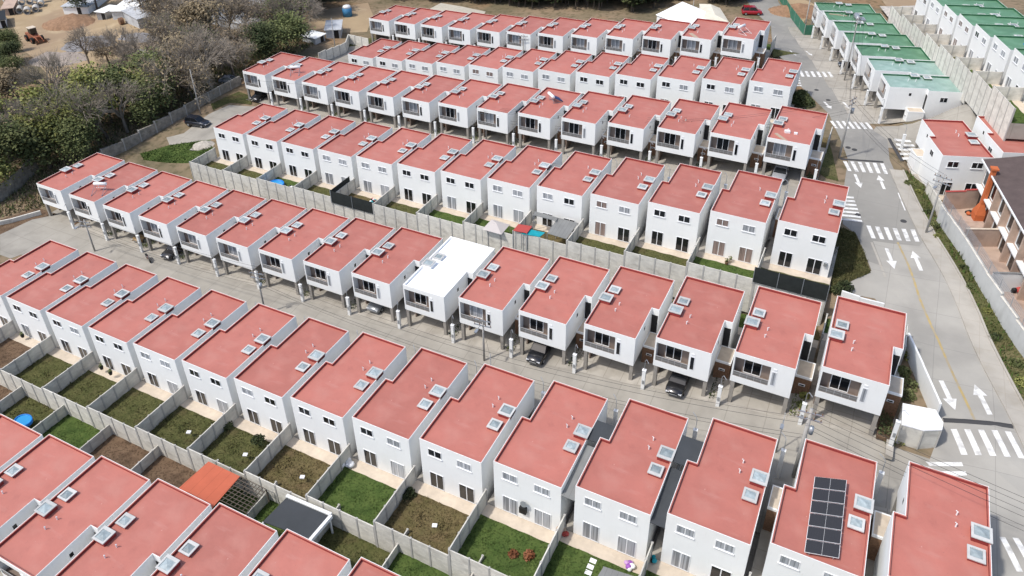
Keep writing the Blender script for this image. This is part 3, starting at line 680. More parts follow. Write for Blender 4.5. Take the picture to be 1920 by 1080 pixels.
for h in HOUSES:
    r, i, x, y, z, th = h
    M_ = frame(h); base = M_ @ Matrix.Translation((0, 0, -PH))
    kind = 'red'
    if r == 'P': kind = 'teal' if i < 2 else 'green'
    if r == 'Q': kind = 'green'
    if (r, i) == ('C', 6): kind = 'white'
    e = empty('terraced_house', base); H0[r, i] = (e, M_)
    UP = Matrix.Translation((0, 0, PH))
    n = {'A': 9, 'P': 7, 'Q': 8, 'R': 2}.get(r) or NROW[r]
    k = i+1 if r == 'A' else (i+2 if r == 'Q' else i)
    if r in 'ABCDEFG': pos = ordinal(k, n)
    else: pos = ordinal(k, n, 'far', 'near')
    if r == 'R': pos = ('nearest the road in' if i == 0 else 'farther from the road in')
    col = {'red': 'red-roofed', 'green': 'green-roofed', 'teal': 'faded green-roofed', 'white': 'bright white-roofed'}[kind]
    side = {'C': 'facing front', 'E': 'facing front', 'G': 'facing front'}.get(r, '')
    tag(e, f'{col} white two-storey house, {pos} the {SHORT[r]}', 'house', 'white terraced houses')
    def part(name, me, par=e, M2=UP): return link(name, me, par, M2 if par is e else None)
    part('wall', me_wall); part('roof', me_roof[kind])
    for s in range(2):
        f = part('skylight', me_sky[kind][s]); part('glass', me_skg[s], f)
    for vx, vy in ((2.1, 3.5), (2.15, 4.6)) if r in 'ABCP' or (i+ord(r)) % 3 else ((2.1, 3.5),): part('vent_pipe', me_vent, e, Matrix.Translation((vx, vy, PH)))
    rnd = random.Random(ord(r)*100+i)
    if r in 'BDFQR':
        whole = rnd.choice((0, 0, 1, 1, 2)) if r != 'B' else {0: 1, 1: 1, 2: 1, 3: 1, 4: 1, 5: 0, 6: 1, 7: 0, 8: 0, 9: 0, 10: 1, 11: 0, 12: 0, 13: 0, 14: 0}[i]
        if r == 'D': whole = {0: 0, 1: 2, 2: 0, 3: 2, 4: 0, 5: 1, 6: 0, 7: 0, 8: 1, 9: 1, 10: 0, 11: 0, 12: 0}[i]
        for s in range(4):
            f = part('window', me_wf[s]); v = whole if rnd.random() < 0.75 else rnd.choice((0, 1)); part('pane', me_wg[s][v], f)
    if r in 'RP': part('gable_window', FP['gable_window'])
    if r in 'ACEGPR':
        part('cladding_panel', FP['cp1']); part('cladding_panel', FP['cp2']); bw = part('balcony_window', FP['balcony_window']); part('pane', FP['glass'][rnd.choice((0, 0, 1, 1, 0))], bw)
        ra = part('railing', FP['railing']); part('rail_panel', FP['rail_panel'], ra); part('balcony_floor', FP['balcony_floor']); tw = part('tall_window', FP['tall_window']); part('pane', FP['tglass'][rnd.choice((0, 0, 1))], tw)
    part('side_window', FP['side_window'])
    part('entry_block', FP['entry_block_w' if r in 'RP' else 'entry_block']); part('small_window', FP['small_window']); part('door', FP['door'])
    for cx, cy in ((0.30, 0.22), (WF-0.22, 0.30)): part('column', FP['column'], e, Matrix.Translation((cx, cy, PH)))
    if r in 'CEGPR': part('garage_wall', FP['garage_wall']); part('carport_shade_wall', FP['carport_shade_wall']); part('garage_door', FP['garage_door'])
    # ground of the lot
    struct(link('lot_slab', me_pad[r], None, M_))
    struct(link('patio', me_apron[r], None, M_))
    lm_ = (G1, G2, G3, G4)[LAWNS_B[i] if r == 'B' else LAWNS_A[i] if r == 'A' else rnd.choice((0, 1, 1, 2))]
    lo = struct(link('lawn', me_lawn[r, lm_.name], None, M_))
    # side wall and meter pillar
    LBL = f'{ordinal(k, n) if r in "ABCDEFG" else pos} the {SHORT[r]}'.replace('last house', 'beside the last house')
    if not LBL.startswith('beside'): LBL = 'by the house '+LBL
    if not (r == 'B' and i == 0) or True:
        tag(link('garden_wall', me_sidewall[r], None, M_), f'grey garden wall {LBL}', 'wall', 'garden walls between back yards')
    p = empty('meter_pillar', base @ Matrix.Translation((6.86, -0.75, 0)))
    tag(p, f'white meter pillar {LBL}', 'pillar', 'white meter pillars beside driveways')
    link('pillar', me_pillar, p); link('electricity_meter', me_meter, p); link('service_mast', me_mast, p)
# rear walls
for r, lab in (('B', 'long stepped grey concrete wall behind the gardens of the two nearest rows'), ('D', 'long stepped grey concrete wall between the third and fourth rows'), ('F', 'long stepped grey concrete wall behind the sixth row up'),
               ('Q', 'grey concrete wall behind the top right green-roofed row')):
    hs = [h for h in HOUSES if h[0] == r]
    e = None
    for h in hs:
        m2 = frame(h) @ Matrix.Translation((0, RY[r], -PH))
        if e is None: e = empty('boundary_wall', m2); tag(e, lab, 'wall'); inv = m2.inverted()
        link('wall_section', me_section, e, inv @ m2)


# ------------------------------------------------------------------ vehicles
def loft(rings, mats_idx=0, b=None, caps=True):
    b = b or MB(); n = len(rings[0]); vs = [v for r_ in rings for v in r_]
    fs_ = [(k*n+j, k*n+(j+1) % n, (k+1)*n+(j+1) % n, (k+1)*n+j) for k in range(len(rings)-1) for j in range(n)]
    if caps: fs_ += [tuple(range(n-1, -1, -1)), tuple(range((len(rings)-1)*n, len(rings)*n))]
    return b.add(vs, fs_, mats_idx)
def bring(x, w_, z0, z1, rr=0.12):
    h_ = w_/2
    return [(x, -h_+0.05, z0), (x, h_-0.05, z0), (x, h_, z0+0.15), (x, h_, (z0+z1)/2+0.05), (x, h_-0.05, z1-rr*0.5), (x, h_-rr, z1), (x, -h_+rr, z1), (x, -h_+0.05, z1-rr*0.5), (x, -h_, (z0+z1)/2+0.05), (x, -h_, z0+0.15)]
def cring(x0, z0, x1, z1, w0, w1): return None
CARM = {}
def car_paint(col):
    if col not in CARM:
        m = mat('car_paint', col, 0.25, metal=0.2, spec=0.6); m.node_tree.nodes['Principled BSDF'].inputs['Coat Weight'].default_value = 0.6; CARM[col] = m
    return CARM[col]
TYRE = mat('tyre', (0.02, 0.02, 0.02), 0.9); HEADL = mat('headlight', (0.75, 0.77, 0.8), 0.15, spec=0.8); TAILL = mat('tail_light', (0.35, 0.01, 0.01), 0.3)
def car(p, heading, col, label, kind='suv', name='parked_car', cat='car'):
    L_ = {'suv': 4.6, 'sedan': 4.4, 'pickup': 5.1, 'van': 4.5}[kind]; W_ = 1.85; hb = {'suv': 1.05, 'sedan': 0.92, 'pickup': 1.05, 'van': 1.1}[kind]; ht = {'suv': 1.72, 'sedan': 1.42, 'pickup': 1.75, 'van': 1.85}[kind]
    e = empty(name, rz(p[0], p[1], p[2]+0.02, heading)); tag(e, label, cat)
    P_ = car_paint(col); h_ = L_/2
    st = [(-h_, W_-0.35, 0.42, hb-0.18), (-h_+0.12, W_-0.12, 0.30, hb-0.04), (-h_+0.6, W_, 0.26, hb), (0, W_, 0.26, hb), (h_-1.2, W_, 0.26, hb-0.02), (h_-0.45, W_-0.08, 0.28, hb-0.12), (h_-0.1, W_-0.22, 0.32, hb-0.26), (h_, W_-0.45, 0.40, hb-0.36)]
    bd = loft([bring(*q) for q in st])
    smooth(bd.obj('body', P_, e)); 
    xr0, xr1 = {'suv': (-h_+0.15, h_-1.35), 'sedan': (-h_+0.75, h_-1.25), 'pickup': (-0.5, h_-1.35), 'van': (-h_+0.1, h_-0.95)}[kind]
    def cr(x, z, w_): return [(x, -w_/2, z), (x, w_/2, z)]
    z0, z1 = hb-0.02, ht
    a = [(xr0, z0, W_-0.14), (xr0+0.28, z1-0.06, W_-0.42), (xr1-0.75, z1-0.04, W_-0.42), (xr1, z0, W_-0.16)]
    b_ = MB(); v = []
    for x_, z_, w_ in a: v += [(x_, -w_/2, z_), (x_, w_/2, z_)]
    b_.add(v, [(0, 2, 3, 1), (4, 6, 7, 5), (2, 4, 5, 3), (0, 6, 4, 2), (1, 3, 5, 7)]); b_.obj('windows', GLASSD, e)
    b_ = MB(); x0_, x1_ = xr0+0.27, xr1-0.74
    b_.box(x0_, x1_, -(W_-0.42)/2, (W_-0.42)/2, z1-0.08, z1)
    for sgn in (-1, 1):
        for xp in ((xr0+0.02, xr0+0.3), (xr1-0.03, xr1-0.78)): b_.tube([(xp[0], sgn*(W_-0.15)/2, z0), (xp[1], sgn*(W_-0.42)/2, z1-0.04)], 0.045, 4)
        xm = (x0_+x1_)/2; b_.tube([(xm, sgn*(W_-0.13)/2, z0), (xm, sgn*(W_-0.41)/2, z1-0.04)], 0.04, 4)
    b_.obj('cabin_roof', P_, e)
    if kind == 'pickup':
        b_ = MB(); b_.box(-h_+0.15, -0.6, -W_/2+0.15, W_/2-0.15, hb-0.02, hb+0.012); b_.obj('load_bed', BLACK, e)
    for sx in (-h_+0.85, h_-0.9):
        for sy in (-1, 1):
            b_ = MB(); b_.tube([(sx, sy*(W_/2-0.2), 0.34), (sx, sy*(W_/2+0.01), 0.34)], 0.34, 14); wo_ = b_.obj('wheel', TYRE, e)
            b_ = MB(); b_.tube([(sx, sy*(W_/2+0.008), 0.34), (sx, sy*(W_/2+0.025), 0.34)], 0.2, 10); b_.obj('rim', METAL, wo_)
    for sy in (-1, 1):
        b_ = MB(); b_.box(h_-0.22, h_-0.03, sy*0.62-0.16, sy*0.62+0.16, hb-0.42, hb-0.27); b_.obj('headlight', HEADL, e)
        b_ = MB(); b_.box(-h_-0.01, -h_+0.1, sy*0.66-0.1, sy*0.66+0.1, hb-0.35, hb-0.12); b_.obj('tail_light', TAILL, e)
    b_ = MB(); b_.box(h_-0.06, h_+0.005, -0.4, 0.4, hb-0.52, hb-0.40); b_.obj('grille', METAL, e)
    return e
def inlot(r, i, lx, ly, lz=-PH): return H0[r, i][1] @ Vector((lx, ly, lz))
S2 = -math.pi/2
car(inlot('C', 7, 2.1, 2.6), S2, (0.22, 0.24, 0.26), 'grey suv parked under the overhang beside the bright white-roofed house', 'suv')
car(inlot('C', 4, 2.3, 0.9), S2, (0.012, 0.013, 0.016), 'black suv parked nose out under an overhang in the middle of the street', 'suv')
car(inlot('C', 2, 2.6, 1.0), S2, (0.012, 0.012, 0.014), 'black car nose out under the third overhang from the right', 'sedan')
car(inlot('C', 12, 4.3, 1.6), S2, (0.02, 0.02, 0.022), 'dark pickup reaching out of a carport near the motorcycle', 'pickup')
car(inlot('C', 13, 4.2, 2.6), S2, (0.30, 0.20, 0.09), 'tan car deep under an overhang near the left end of the street', 'sedan')
car(at(372, 235), 0.15, (0.02, 0.024, 0.035), 'dark blue-black estate car alone on the turning circle below the trees', 'suv')
car(at(1409, 27), 0.35, (0.42, 0.015, 0.03), 'red minivan at the top end of the main road', 'van')
car(inlot('E', 0, 2.4, 1.2), S2, (0.35, 0.36, 0.38), 'silver car half hidden under the right end house of the fifth row up', 'sedan')
car(inlot('E', 13, 2.0, 1.6), S2, (0.015, 0.016, 0.018), 'black car in the carport at the far left of the fifth row up', 'suv')
car(at(432, 155), 0.5, (0.20, 0.22, 0.25), 'grey car behind the concrete wall among bare trees', 'sedan')
car(inlot('P', 2, 2.4, 2.4), math.pi, (0.012, 0.012, 0.014), 'black car in a carport of the green-roofed houses', 'suv') if False else car(inlot('P', 3, 2.4, 2.0), -1.27+S2, (0.012, 0.012, 0.014), 'black car in a carport of the roadside green-roofed row', 'suv')
def motorcycle(p, a, label, col=(0.02, 0.02, 0.022)):
    e = empty('motorcycle', rz(p[0], p[1], p[2]+0.02, a)); tag(e, label, 'motorcycle', 'parked motorcycles')
    for x in (-0.65, 0.65):
        b_ = MB(); b_.tube([(x, -0.06, 0.3), (x, 0.06, 0.3)], 0.3, 12); b_.obj('wheel', TYRE, e)
    b_ = MB(); loft([[(x, -w_, z0), (x, w_, z0), (x, w_*.8, z1), (x, -w_*.8, z1)] for x, w_, z0, z1 in ((-0.5, .08, .5, .6), (-.2, .14, .35, .75), (.15, .16, .4, .95), (.45, .08, .6, .9))], 0, b_); b_.obj('body', car_paint(col), e)
    b_ = MB(); b_.box(-0.75, -0.05, -0.13, 0.13, 0.76, 0.86); b_.obj('saddle', BLACK, e)
    b_ = MB(); b_.tube([(0.4, -0.35, 1.05), (0.5, 0, 1.0), (0.4, 0.35, 1.05)], 0.025, 5); b_.tube([(0.5, 0, 1.0), (0.65, 0, 0.3)], 0.04, 5); b_.obj('handlebar', METAL, e)
motorcycle(at(279, 489), -0.4, 'dark motorcycle lying close to a white pillar beside the dark pickup', (0.10, 0.03, 0.02))
motorcycle(inlot('P', 1, 2.5, 0.8), 2.0, 'motorcycle under the second nearest green-roofed house')
motorcycle(inlot('P', 2, 1.6, 0.6), 1.8, 'motorcycle under the third nearest green-roofed house')

# ------------------------------------------------------------------ things on the roofs
def heater(r, i, lx, ly, a, label, tank=True, panel=True, z=RZ):
    M_ = H0[r, i][1] @ rz(lx, ly, z, a); e = empty('solar_water_heater', M_); tag(e, label, 'water heater', 'solar water heaters on the roofs')
    b_ = MB()
    for x in (-0.8, 0.8):
        b_.tube([(x, -0.9, 0.05), (x, 0.75, 1.0)], 0.035, 4); b_.tube([(x, 0.75, 0), (x, 0.75, 1.0)], 0.035, 4); b_.tube([(x, -0.9, 0.04), (x, 0.75, 0.04)], 0.03, 4)
    b_.tube([(-0.8, 0.75, 0.5), (0.8, 0.75, 0.5)], 0.03, 4); b_.obj('frame', METAL, e)
    b_ = MB(); b_.tube([(-0.98, 0.8, 1.18), (-0.94, 0.8, 1.18), (0.94, 0.8, 1.18), (0.98, 0.8, 1.18)], [0.16, 0.25, 0.25, 0.16], 14); smooth(b_.obj('tank', FRAME, e))
    if panel:
        b_ = MB()
        for k in range(12): x = -0.82+k*0.149; b_.tube([(x, -0.95, 0.1), (x, 0.68, 1.06)], 0.045, 5)
        b_.obj('collector', SBLUE, e)
heater('C', 14, 3.6, 2.4, 0.4, 'solar water heater with white tank on the second roof from the left, third row up', panel=False)
heater('E', 5, 3.4, 6.9, 2.4, 'solar water heater with blue tubes in the middle of the fifth row up')
heater('R', 1, 2.0, 4.8, 0.9, 'solar water heater with white tank and black frame on the far right red roof', panel=False)
heater('G', 0, 3.2, 3.2, 1.2, 'solar water heater on the right end roof of the topmost red row', panel=False)
heater('E', 12, 3.1, 3.0, 0.5, 'solar water heater on the second roof from the left, fifth row up', panel=False)
# big solar array on a roof of the second row
Ms = H0['B', 1][1]; zr = atz(1527, 897, 0)
e = None
def toloc(u, v, z): return Ms.inverted() @ atz(u, v, z)
zw = (Ms @ Vector((0, 0, RZ+0.45))).z
c4 = [toloc(u, v, zw) for u, v in ((1526.7, 896.7), (1586.7, 903.3), (1573.3, 1046.7), (1508.3, 1035))]
e = empty('solar_panel_array', Ms @ Matrix.Translation((0, 0, 0))); tag(e, 'array of six black solar panels on a red roof at the lower right', 'solar panels')
for k in range(6):
    A_, B_ = c4[0].lerp(c4[3], k/6+0.006), c4[1].lerp(c4[2], k/6+0.006); D_, E_ = c4[0].lerp(c4[3], (k+1)/6-0.006), c4[1].lerp(c4[2], (k+1)/6-0.006)
    tz = [0.25-0.3*(k/6), 0.25-0.3*((k+1)/6)]
    pts_ = [Vector((A_.x, A_.y, A_.z+tz[0])), Vector((B_.x, B_.y, B_.z+tz[0])), Vector((E_.x, E_.y, E_.z+tz[1])), Vector((D_.x, D_.y, D_.z+tz[1]))]
    b_ = MB(); lo = [p-Vector((0, 0, 0.04)) for p in pts_]
    b_.add(pts_+lo, [(0, 3, 2, 1), (4, 5, 6, 7), (0, 1, 5, 4), (1, 2, 6, 5), (2, 3, 7, 6), (3, 0, 4, 7)]); fr_ = b_.obj('solar_panel', FRAME, e)
    cc = sum(pts_, Vector())/4; q = [cc+(p-cc)*Vector((0.975, 0.95, 1)).x for p in pts_]; q = [Vector((p.x, p.y, p.z+0.006)) for p in q]
    mid0, mid1 = (q[0]+q[1])/2, (q[2]+q[3])/2; dx = (q[1]-q[0]).normalized()*0.008
    b_ = MB(); b_.add([q[0], mid0-dx, mid1-dx, q[3]], [(0, 3, 2, 1)]); b_.add([mid0+dx, q[1], q[2], mid1+dx], [(0, 3, 2, 1)]); b_.obj('cells', SOLAR, fr_)
b_ = MB()
for s in (0.15, 0.85):
    for k in (0.02, 0.5, 0.98):
        p = c4[0].lerp(c4[1], s).lerp(c4[3].lerp(c4[2], s), k); b_.tube([(p.x, p.y, RZ), (p.x, p.y, p.z+0.2-0.3*k)], 0.03, 4)
    p, q = c4[0].lerp(c4[1], s), c4[3].lerp(c4[2], s); b_.tube([(p.x, p.y, p.z+0.18), (q.x, q.y, q.z-0.12)], 0.03, 4)
b_.obj('rack', METAL, e)
def onroof(r, i, lx, ly, a, sx, sy, sz, m, name, label, cat, z=RZ):
    b_ = MB(); b_.box(-sx/2, sx/2, -sy/2, sy/2, 0, sz); o = b_.obj(name, m, None, H0[r, i][1] @ rz(lx, ly, z+0.004, a)); return tag(o, label, cat)
onroof('E', 0, 1.7, 1.1, 2.35, 2.6, 0.42, 0.12, TIMBER, 'plank', 'pale plank lying on the right end roof of the fifth row up', 'plank')
onroof('E', 0, 2.1, 3.1, 0.3, 0.7, 0.55, 0.3, FRAME, 'box', 'small white box on the right end roof of the fifth row up', 'box')
onroof('E', 0, 3.2, 3.1, 0.1, 0.45, 0.4, 0.2, FRAME, 'box', 'smaller white box beside the first on the same fifth row roof', 'box')
onroof('G', 1, 1.9, 1.5, 2.3, 2.8, 0.7, 0.1, TIMBER, 'plank', 'wide pale board on the second roof from the right, topmost red row', 'plank')
onroof('P', 5, 1.4, 2.6, 1.3, 3.4, 0.3, 0.1, TIMBER, 'plank', 'long pale plank on the second farthest roadside green roof', 'plank')
onroof('Q', 0, 2.6, 6.6, 0.4, 2.6, 1.8, 0.15, BLUE, 'tarp', 'blue tarp on a green roof at the right edge', 'tarp')
tk = empty('water_tank', H0['P', 5][1] @ rz(4.0, 5.6, RZ)); tag(tk, 'grey horizontal tank and pipes on the second farthest roadside green roof', 'water tank')
b_ = MB(); b_.tube([(-1.3, 0, 0.6), (-1.2, 0, 0.6), (1.2, 0, 0.6), (1.3, 0, 0.6)], [0.3, 0.5, 0.5, 0.3], 12); smooth(b_.obj('tank', METAL, tk))
b_ = MB(); b_.box(-1, -0.85, -0.4, 0.4, 0, 0.3); b_.box(0.85, 1, -0.4, 0.4, 0, 0.3); b_.box(-1.0, 1.0, 0.6, 1.5, 0.0, 0.35); b_.obj('stand', METAL, tk)

# ------------------------------------------------------------------ canopies and things in the gardens
def canopy(r, i, x0, x1, y0, y1, z0, z1, m, label, name='canopy', cat='canopy', posts=True, th=0.07, trim=None, pm=METAL):
    """flat or sloping roof over local rectangle; z0 at y0, z1 at y1 (relative to parapet)"""
    e = empty(name, H0[r, i][1]); tag(e, label, cat)
    b_ = MB(); b_.add([(x0, y0, z0), (x1, y0, z0), (x1, y1, z1), (x0, y1, z1), (x0, y0, z0-th), (x1, y0, z0-th), (x1, y1, z1-th), (x0, y1, z1-th)],
        [(0, 1, 2, 3), (7, 6, 5, 4), (0, 4, 5, 1), (1, 5, 6, 2), (2, 6, 7, 3), (3, 7, 4, 0)]); b_.obj('roof_sheet', m, e)
    if posts:
        for x, y, z in ((x0+.06, y0+.06, z0), (x1-.06, y0+.06, z0), (x1-.06, y1-.06, z1), (x0+.06, y1-.06, z1)):
            b_ = MB(); b_.box(x-.04, x+.04, y-.04, y+.04, -PH-0.3, z-th); b_.obj('post', pm, e)
    if trim:
        for q in trim: b_ = MB(); b_.box(*q); b_.obj('edge_beam', WHITE, e)
    return e
# side passages roofed over (second row): local x beyond the front-left corner of each house
def passage(r, i, lab, m, y0=5.5, y1=11.0, z=-1.4):
    return canopy(r, i, WF+XE+0.01, 7.48, y0, y1, z, z-0.35, m, lab, 'passage_roof', 'roof', posts=False)
passage('B', 4, 'light grey sheet roof over the passage between two houses above the large green lawn', MGREY) if False else None
passage('B', 3, 'light grey sheet roof over the narrow passage left of the dark one, second row up', MGREY)
passage('B', 2, 'dark grey sheet roof over the narrow passage near the lower right, second row up', DGREY)
canopy('B', 3, WF+0.03, 7.45, 2.9, 5.2, -0.9, -1.0, DGREY, 'dark grey panel roof above the upper end of the light grey passage roof', 'entry_canopy', 'canopy', posts=False)
canopy('B', 2, WF+0.03, 7.45, 2.2, 5.2, -0.9, -1.0, DGREY, 'black panel roof over the entry gap left of the solar array house', 'entry_canopy', 'canopy', posts=False)
canopy('D', 4, WF+0.03, 7.45, 2.9, 5.3, -1.0, -1.1, MGREY, 'small grey panel roof over an entry gap in the fourth row up', 'entry_canopy', 'canopy', posts=False)
canopy('E', 6, WF+0.03, 7.45, 2.9, 6.2, -0.9, -1.0, DGREY, 'dark panel roof over an entry gap in the middle of the fifth row up', 'entry_canopy', 'canopy', posts=False)
# A yards
def yard(r, i, u, v, h): # local coordinates of a pixel at height h over the lot
    z = (H0[r, i][1] @ Vector((0, 0, -PH+h))).z; return H0[r, i][1].inverted() @ atz(u, v, z)
e = empty('pergola', H0['A', 1][1]); tag(e, 'orange sheet roofed patio cover in a garden at the lower left', 'pergola')
q4 = [yard('A', 1, u, v, 2.4) for u, v in ((391, 865), (450, 893), (393, 958), (333, 917))]
x0, x1 = min(q4[0].x, q4[3].x), max(q4[1].x, q4[2].x); y0, y1 = min(q4[2].y, q4[3].y), max(q4[0].y, q4[1].y)
b_ = MB(); b_.add([(p.x, p.y, p.z) for p in q4]+[(p.x, p.y, p.z-0.07) for p in q4], [(0, 3, 2, 1), (4, 5, 6, 7), (0, 1, 5, 4), (1, 2, 6, 5), (2, 3, 7, 6), (3, 0, 4, 7)]); b_.obj('roof_sheet', ORANGE, e)
for p in q4: b_ = MB(); b_.box(p.x-.05, p.x+.05, p.y-.05, p.y+.05, -PH-.2, p.z-.08); b_.obj('post', METAL, e)
e = empty('lattice_pergola', H0['A', 0][1]); tag(e, 'dark open lattice pergola beside the orange sheet roof', 'pergola')
q4 = [yard('A', 1, u, v, 2.3) for u, v in ((452, 894), (499, 918), (462, 962), (400, 932))]
iv = H0['A', 0][1].inverted() @ H0['A', 1][1]; q4 = [iv @ p for p in q4]
b_ = MB()
for k in range(9):
    s = k/8; b_.tube([q4[0].lerp(q4[1], s), q4[3].lerp(q4[2], s)], 0.05, 4); b_.tube([q4[0].lerp(q4[3], s)+Vector((0, 0, .06)), q4[1].lerp(q4[2], s)+Vector((0, 0, .06))], 0.035, 4)
b_.obj('lattice', METAL if False else BARK, e)
for p in q4: b_ = MB(); b_.box(p.x-.05, p.x+.05, p.y-.05, p.y+.05, -PH-.2, p.z-.05); b_.obj('post', BARK, e)
q4 = [yard('A', 0, u, v, 2.5) for u, v in ((537, 933), (617, 967), (580, 1010), (493, 978))]
e = empty('flat_canopy', H0['A', 0][1]); tag(e, 'dark grey flat canopy with thick white rim in a bottom garden', 'canopy')
b_ = MB(); b_.add([(p.x, p.y, p.z) for p in q4]+[(p.x, p.y, p.z-0.1) for p in q4], [(0, 3, 2, 1), (4, 5, 6, 7), (0, 1, 5, 4), (1, 2, 6, 5), (2, 3, 7, 6), (3, 0, 4, 7)]); b_.obj('roof_sheet', DGREY, e)
for a_, c_ in ((0, 1), (1, 2)):
    d = (q4[c_]-q4[a_]); an = math.atan2(d.y, d.x); b_ = MB(); b_.box(-0.1, d.length+0.1, 0.02, 0.3, -0.25, 0.12); b_.obj('rim_beam', WHITE, e, Matrix.Translation(q4[a_]) @ Matrix.Rotation(an, 4, 'Z'))
for p in q4: b_ = MB(); b_.box(p.x-.07, p.x+.07, p.y-.07, p.y+.07, -PH-.2, p.z-.1); b_.obj('post', WHITE, e)
def pool(p, label, rx=1.3, ry=1.3, h=0.55, cover=False):
    e = empty('paddling_pool', rz(p[0], p[1], p[2])); tag(e, label, 'pool'); n = 20
    b_ = MB(); ring = lambda r_, z: [(r_*rx*math.cos(2*math.pi*k/n), r_*ry*math.sin(2*math.pi*k/n), z) for k in range(n)]
    vs_ = ring(1, 0)+ring(1.03, h)+ring(0.93, h)+ring(0.9, 0.1)
    b_.add(vs_, [(a*n+k, a*n+(k+1) % n, (a+1)*n+(k+1) % n, (a+1)*n+k) for a in range(3) for k in range(n)]); smooth(b_.obj('rim', BLUE, e))
    b_ = MB(); b_.add(ring(0.915, h*0.75), [tuple(range(n))]); b_.obj('water', mat('pool_water', (0.03, 0.30, 0.62), 0.08, spec=0.7), e)
p = H0['D', 10][1] @ yard('D', 10, 517, 349, 0.2); pool((p.x, p.y, (H0['D', 10][1] @ Vector((0, 0, -PH+0.06))).z), 'round blue paddling pool in a small garden of the fourth row up', 1.3, 1.3, 0.6)
p = H0['A', 4][1] @ yard('A', 4, 44, 789, 0.3); pool((p.x, p.y, (H0['A', 4][1] @ Vector((0, 0, -PH+0.06))).z), 'blue paddling pool half hidden behind the lowest roofs at the left edge', 1.0, 0.8, 0.4)
# black shade nets on fences
def net(r, i, x0, x1, y, z0, z1, label, m=NET, along='x'):
    b_ = MB(); e = empty('shade_net', H0[r, i][1]); tag(e, label, 'shade net')
    if along == 'x': b_.box(x0, x1, y-0.01, y+0.01, z0, z1)
    else: b_.box(y-0.01, y+0.01, x0, x1, z0, z1)
    b_.obj('net', m, e)
    n = max(2, int((x1-x0)/2.5)+1)
    for k in range(n):
        x = x0+(x1-x0)*k/(n-1); b_ = MB()
        if along == 'x': b_.box(x-.03, x+.03, y+0.02, y+.07, z0-0.3, z1+.05)
        else: b_.box(y+.02, y+.07, x-.03, x+.03, z0-.3, z1+.05)
        b_.obj('post', METAL, e)
net('D', 0, -0.4, 7.2, 16.75, -PH+1.1, -PH+3.1, 'black shade net above the garden wall of the right end house, fourth row up')
net('D', 8, -0.4, 7.0, 16.75, -PH+0.9, -PH+2.9, 'black shade net along the rear garden wall near a red toy, fourth row up')
net('D', 8, DP+1, 16.6, 7.2, -PH+1.0, -PH+2.8, 'black shade net along the side garden wall, fourth row up', along='y')
canopy('D', 3, -0.2, 3.4, 11.2, 15.9, -2.9, -3.6, MGREY, 'grey sloping sheet roof filling the back garden right of the turquoise tarp') if False else None
def pxcanopy(r, i, pts_, h, m, label, name='canopy', th=0.06, dz=(0, 0, 0, 0)):
    q = [yard(r, i, u, v, h+dz[k]) for k, (u, v) in enumerate(pts_)]; e = empty(name, H0[r, i][1]); tag(e, label, 'canopy')
    b_ = MB(); b_.add([tuple(p) for p in q]+[(p.x, p.y, p.z-th) for p in q], [(0, 3, 2, 1), (4, 5, 6, 7), (0, 1, 5, 4), (1, 2, 6, 5), (2, 3, 7, 6), (3, 0, 4, 7)]); b_.obj('roof_sheet', m, e)
    for p in q: b_ = MB(); b_.box(p.x-.04, p.x+.04, p.y-.04, p.y+.04, -PH-.2, p.z-th-.01); b_.obj('post', METAL, e)
pxcanopy('D', 4, [(1046, 408), (1084, 418), (1062, 448), (1026, 437)], 2.3, MGREY, 'grey sheet roof over a back garden beside the turquoise tarp, fourth row up', dz=(.5, .5, 0, 0))
pxcanopy('D', 4, [(1003, 396), (1046, 408), (1043, 414), (1000, 403)], 2.9, MGREY, 'narrow light grey sheet roof against the back wall of a house, fourth row up')
pxcanopy('D', 4, [(986, 428), (1022, 436), (1012, 444), (978, 438)], 2.2, TURQ, 'turquoise tarp stretched behind the garden wall, fourth row up', 'tarp')
pxcanopy('D', 4, [(972, 420), (998, 424), (988, 437), (962, 432)], 2.4, REDM, 'small red sheet roof left of the turquoise tarp, fourth row up')
e = empty('gazebo', H0['D', 5][1]); tag(e, 'light beige square gazebo canopy in a back garden of the fourth row up', 'gazebo')
q = [yard('D', 5, u, v, 2.2) for u, v in ((922, 411), (956, 421), (940, 440), (904, 430))]; cc = sum(q, Vector())/4+Vector((0, 0, 0.6))
b_ = MB(); b_.add(q+[cc], [(1, 0, 4), (2, 1, 4), (3, 2, 4), (0, 3, 4)]); b_.obj('canopy', mat('beige_canvas', (0.50, 0.46, 0.44), 0.9), e)
for p in q: b_ = MB(); b_.tube([(p.x, p.y, -PH), tuple(p)], 0.03, 5); b_.obj('post', METAL, e)
canopy('Q', 1, 0.5, 6.0, 14.6, 17.9, -3.2, -3.4, DGREY, 'dark flat canopy behind a green-roofed house at the upper right') if False else None
pxcanopy('P', 3, [(1693, 53), (1710, 54), (1722, 66), (1705, 68)], 2.4, DGREY, 'dark flat canopy behind the roadside green row, farther one')
pxcanopy('P', 1, [(1772, 128), (1788, 129), (1797, 141), (1782, 141)], 2.4, DGREY, 'dark flat canopy behind the roadside green row, nearer one')

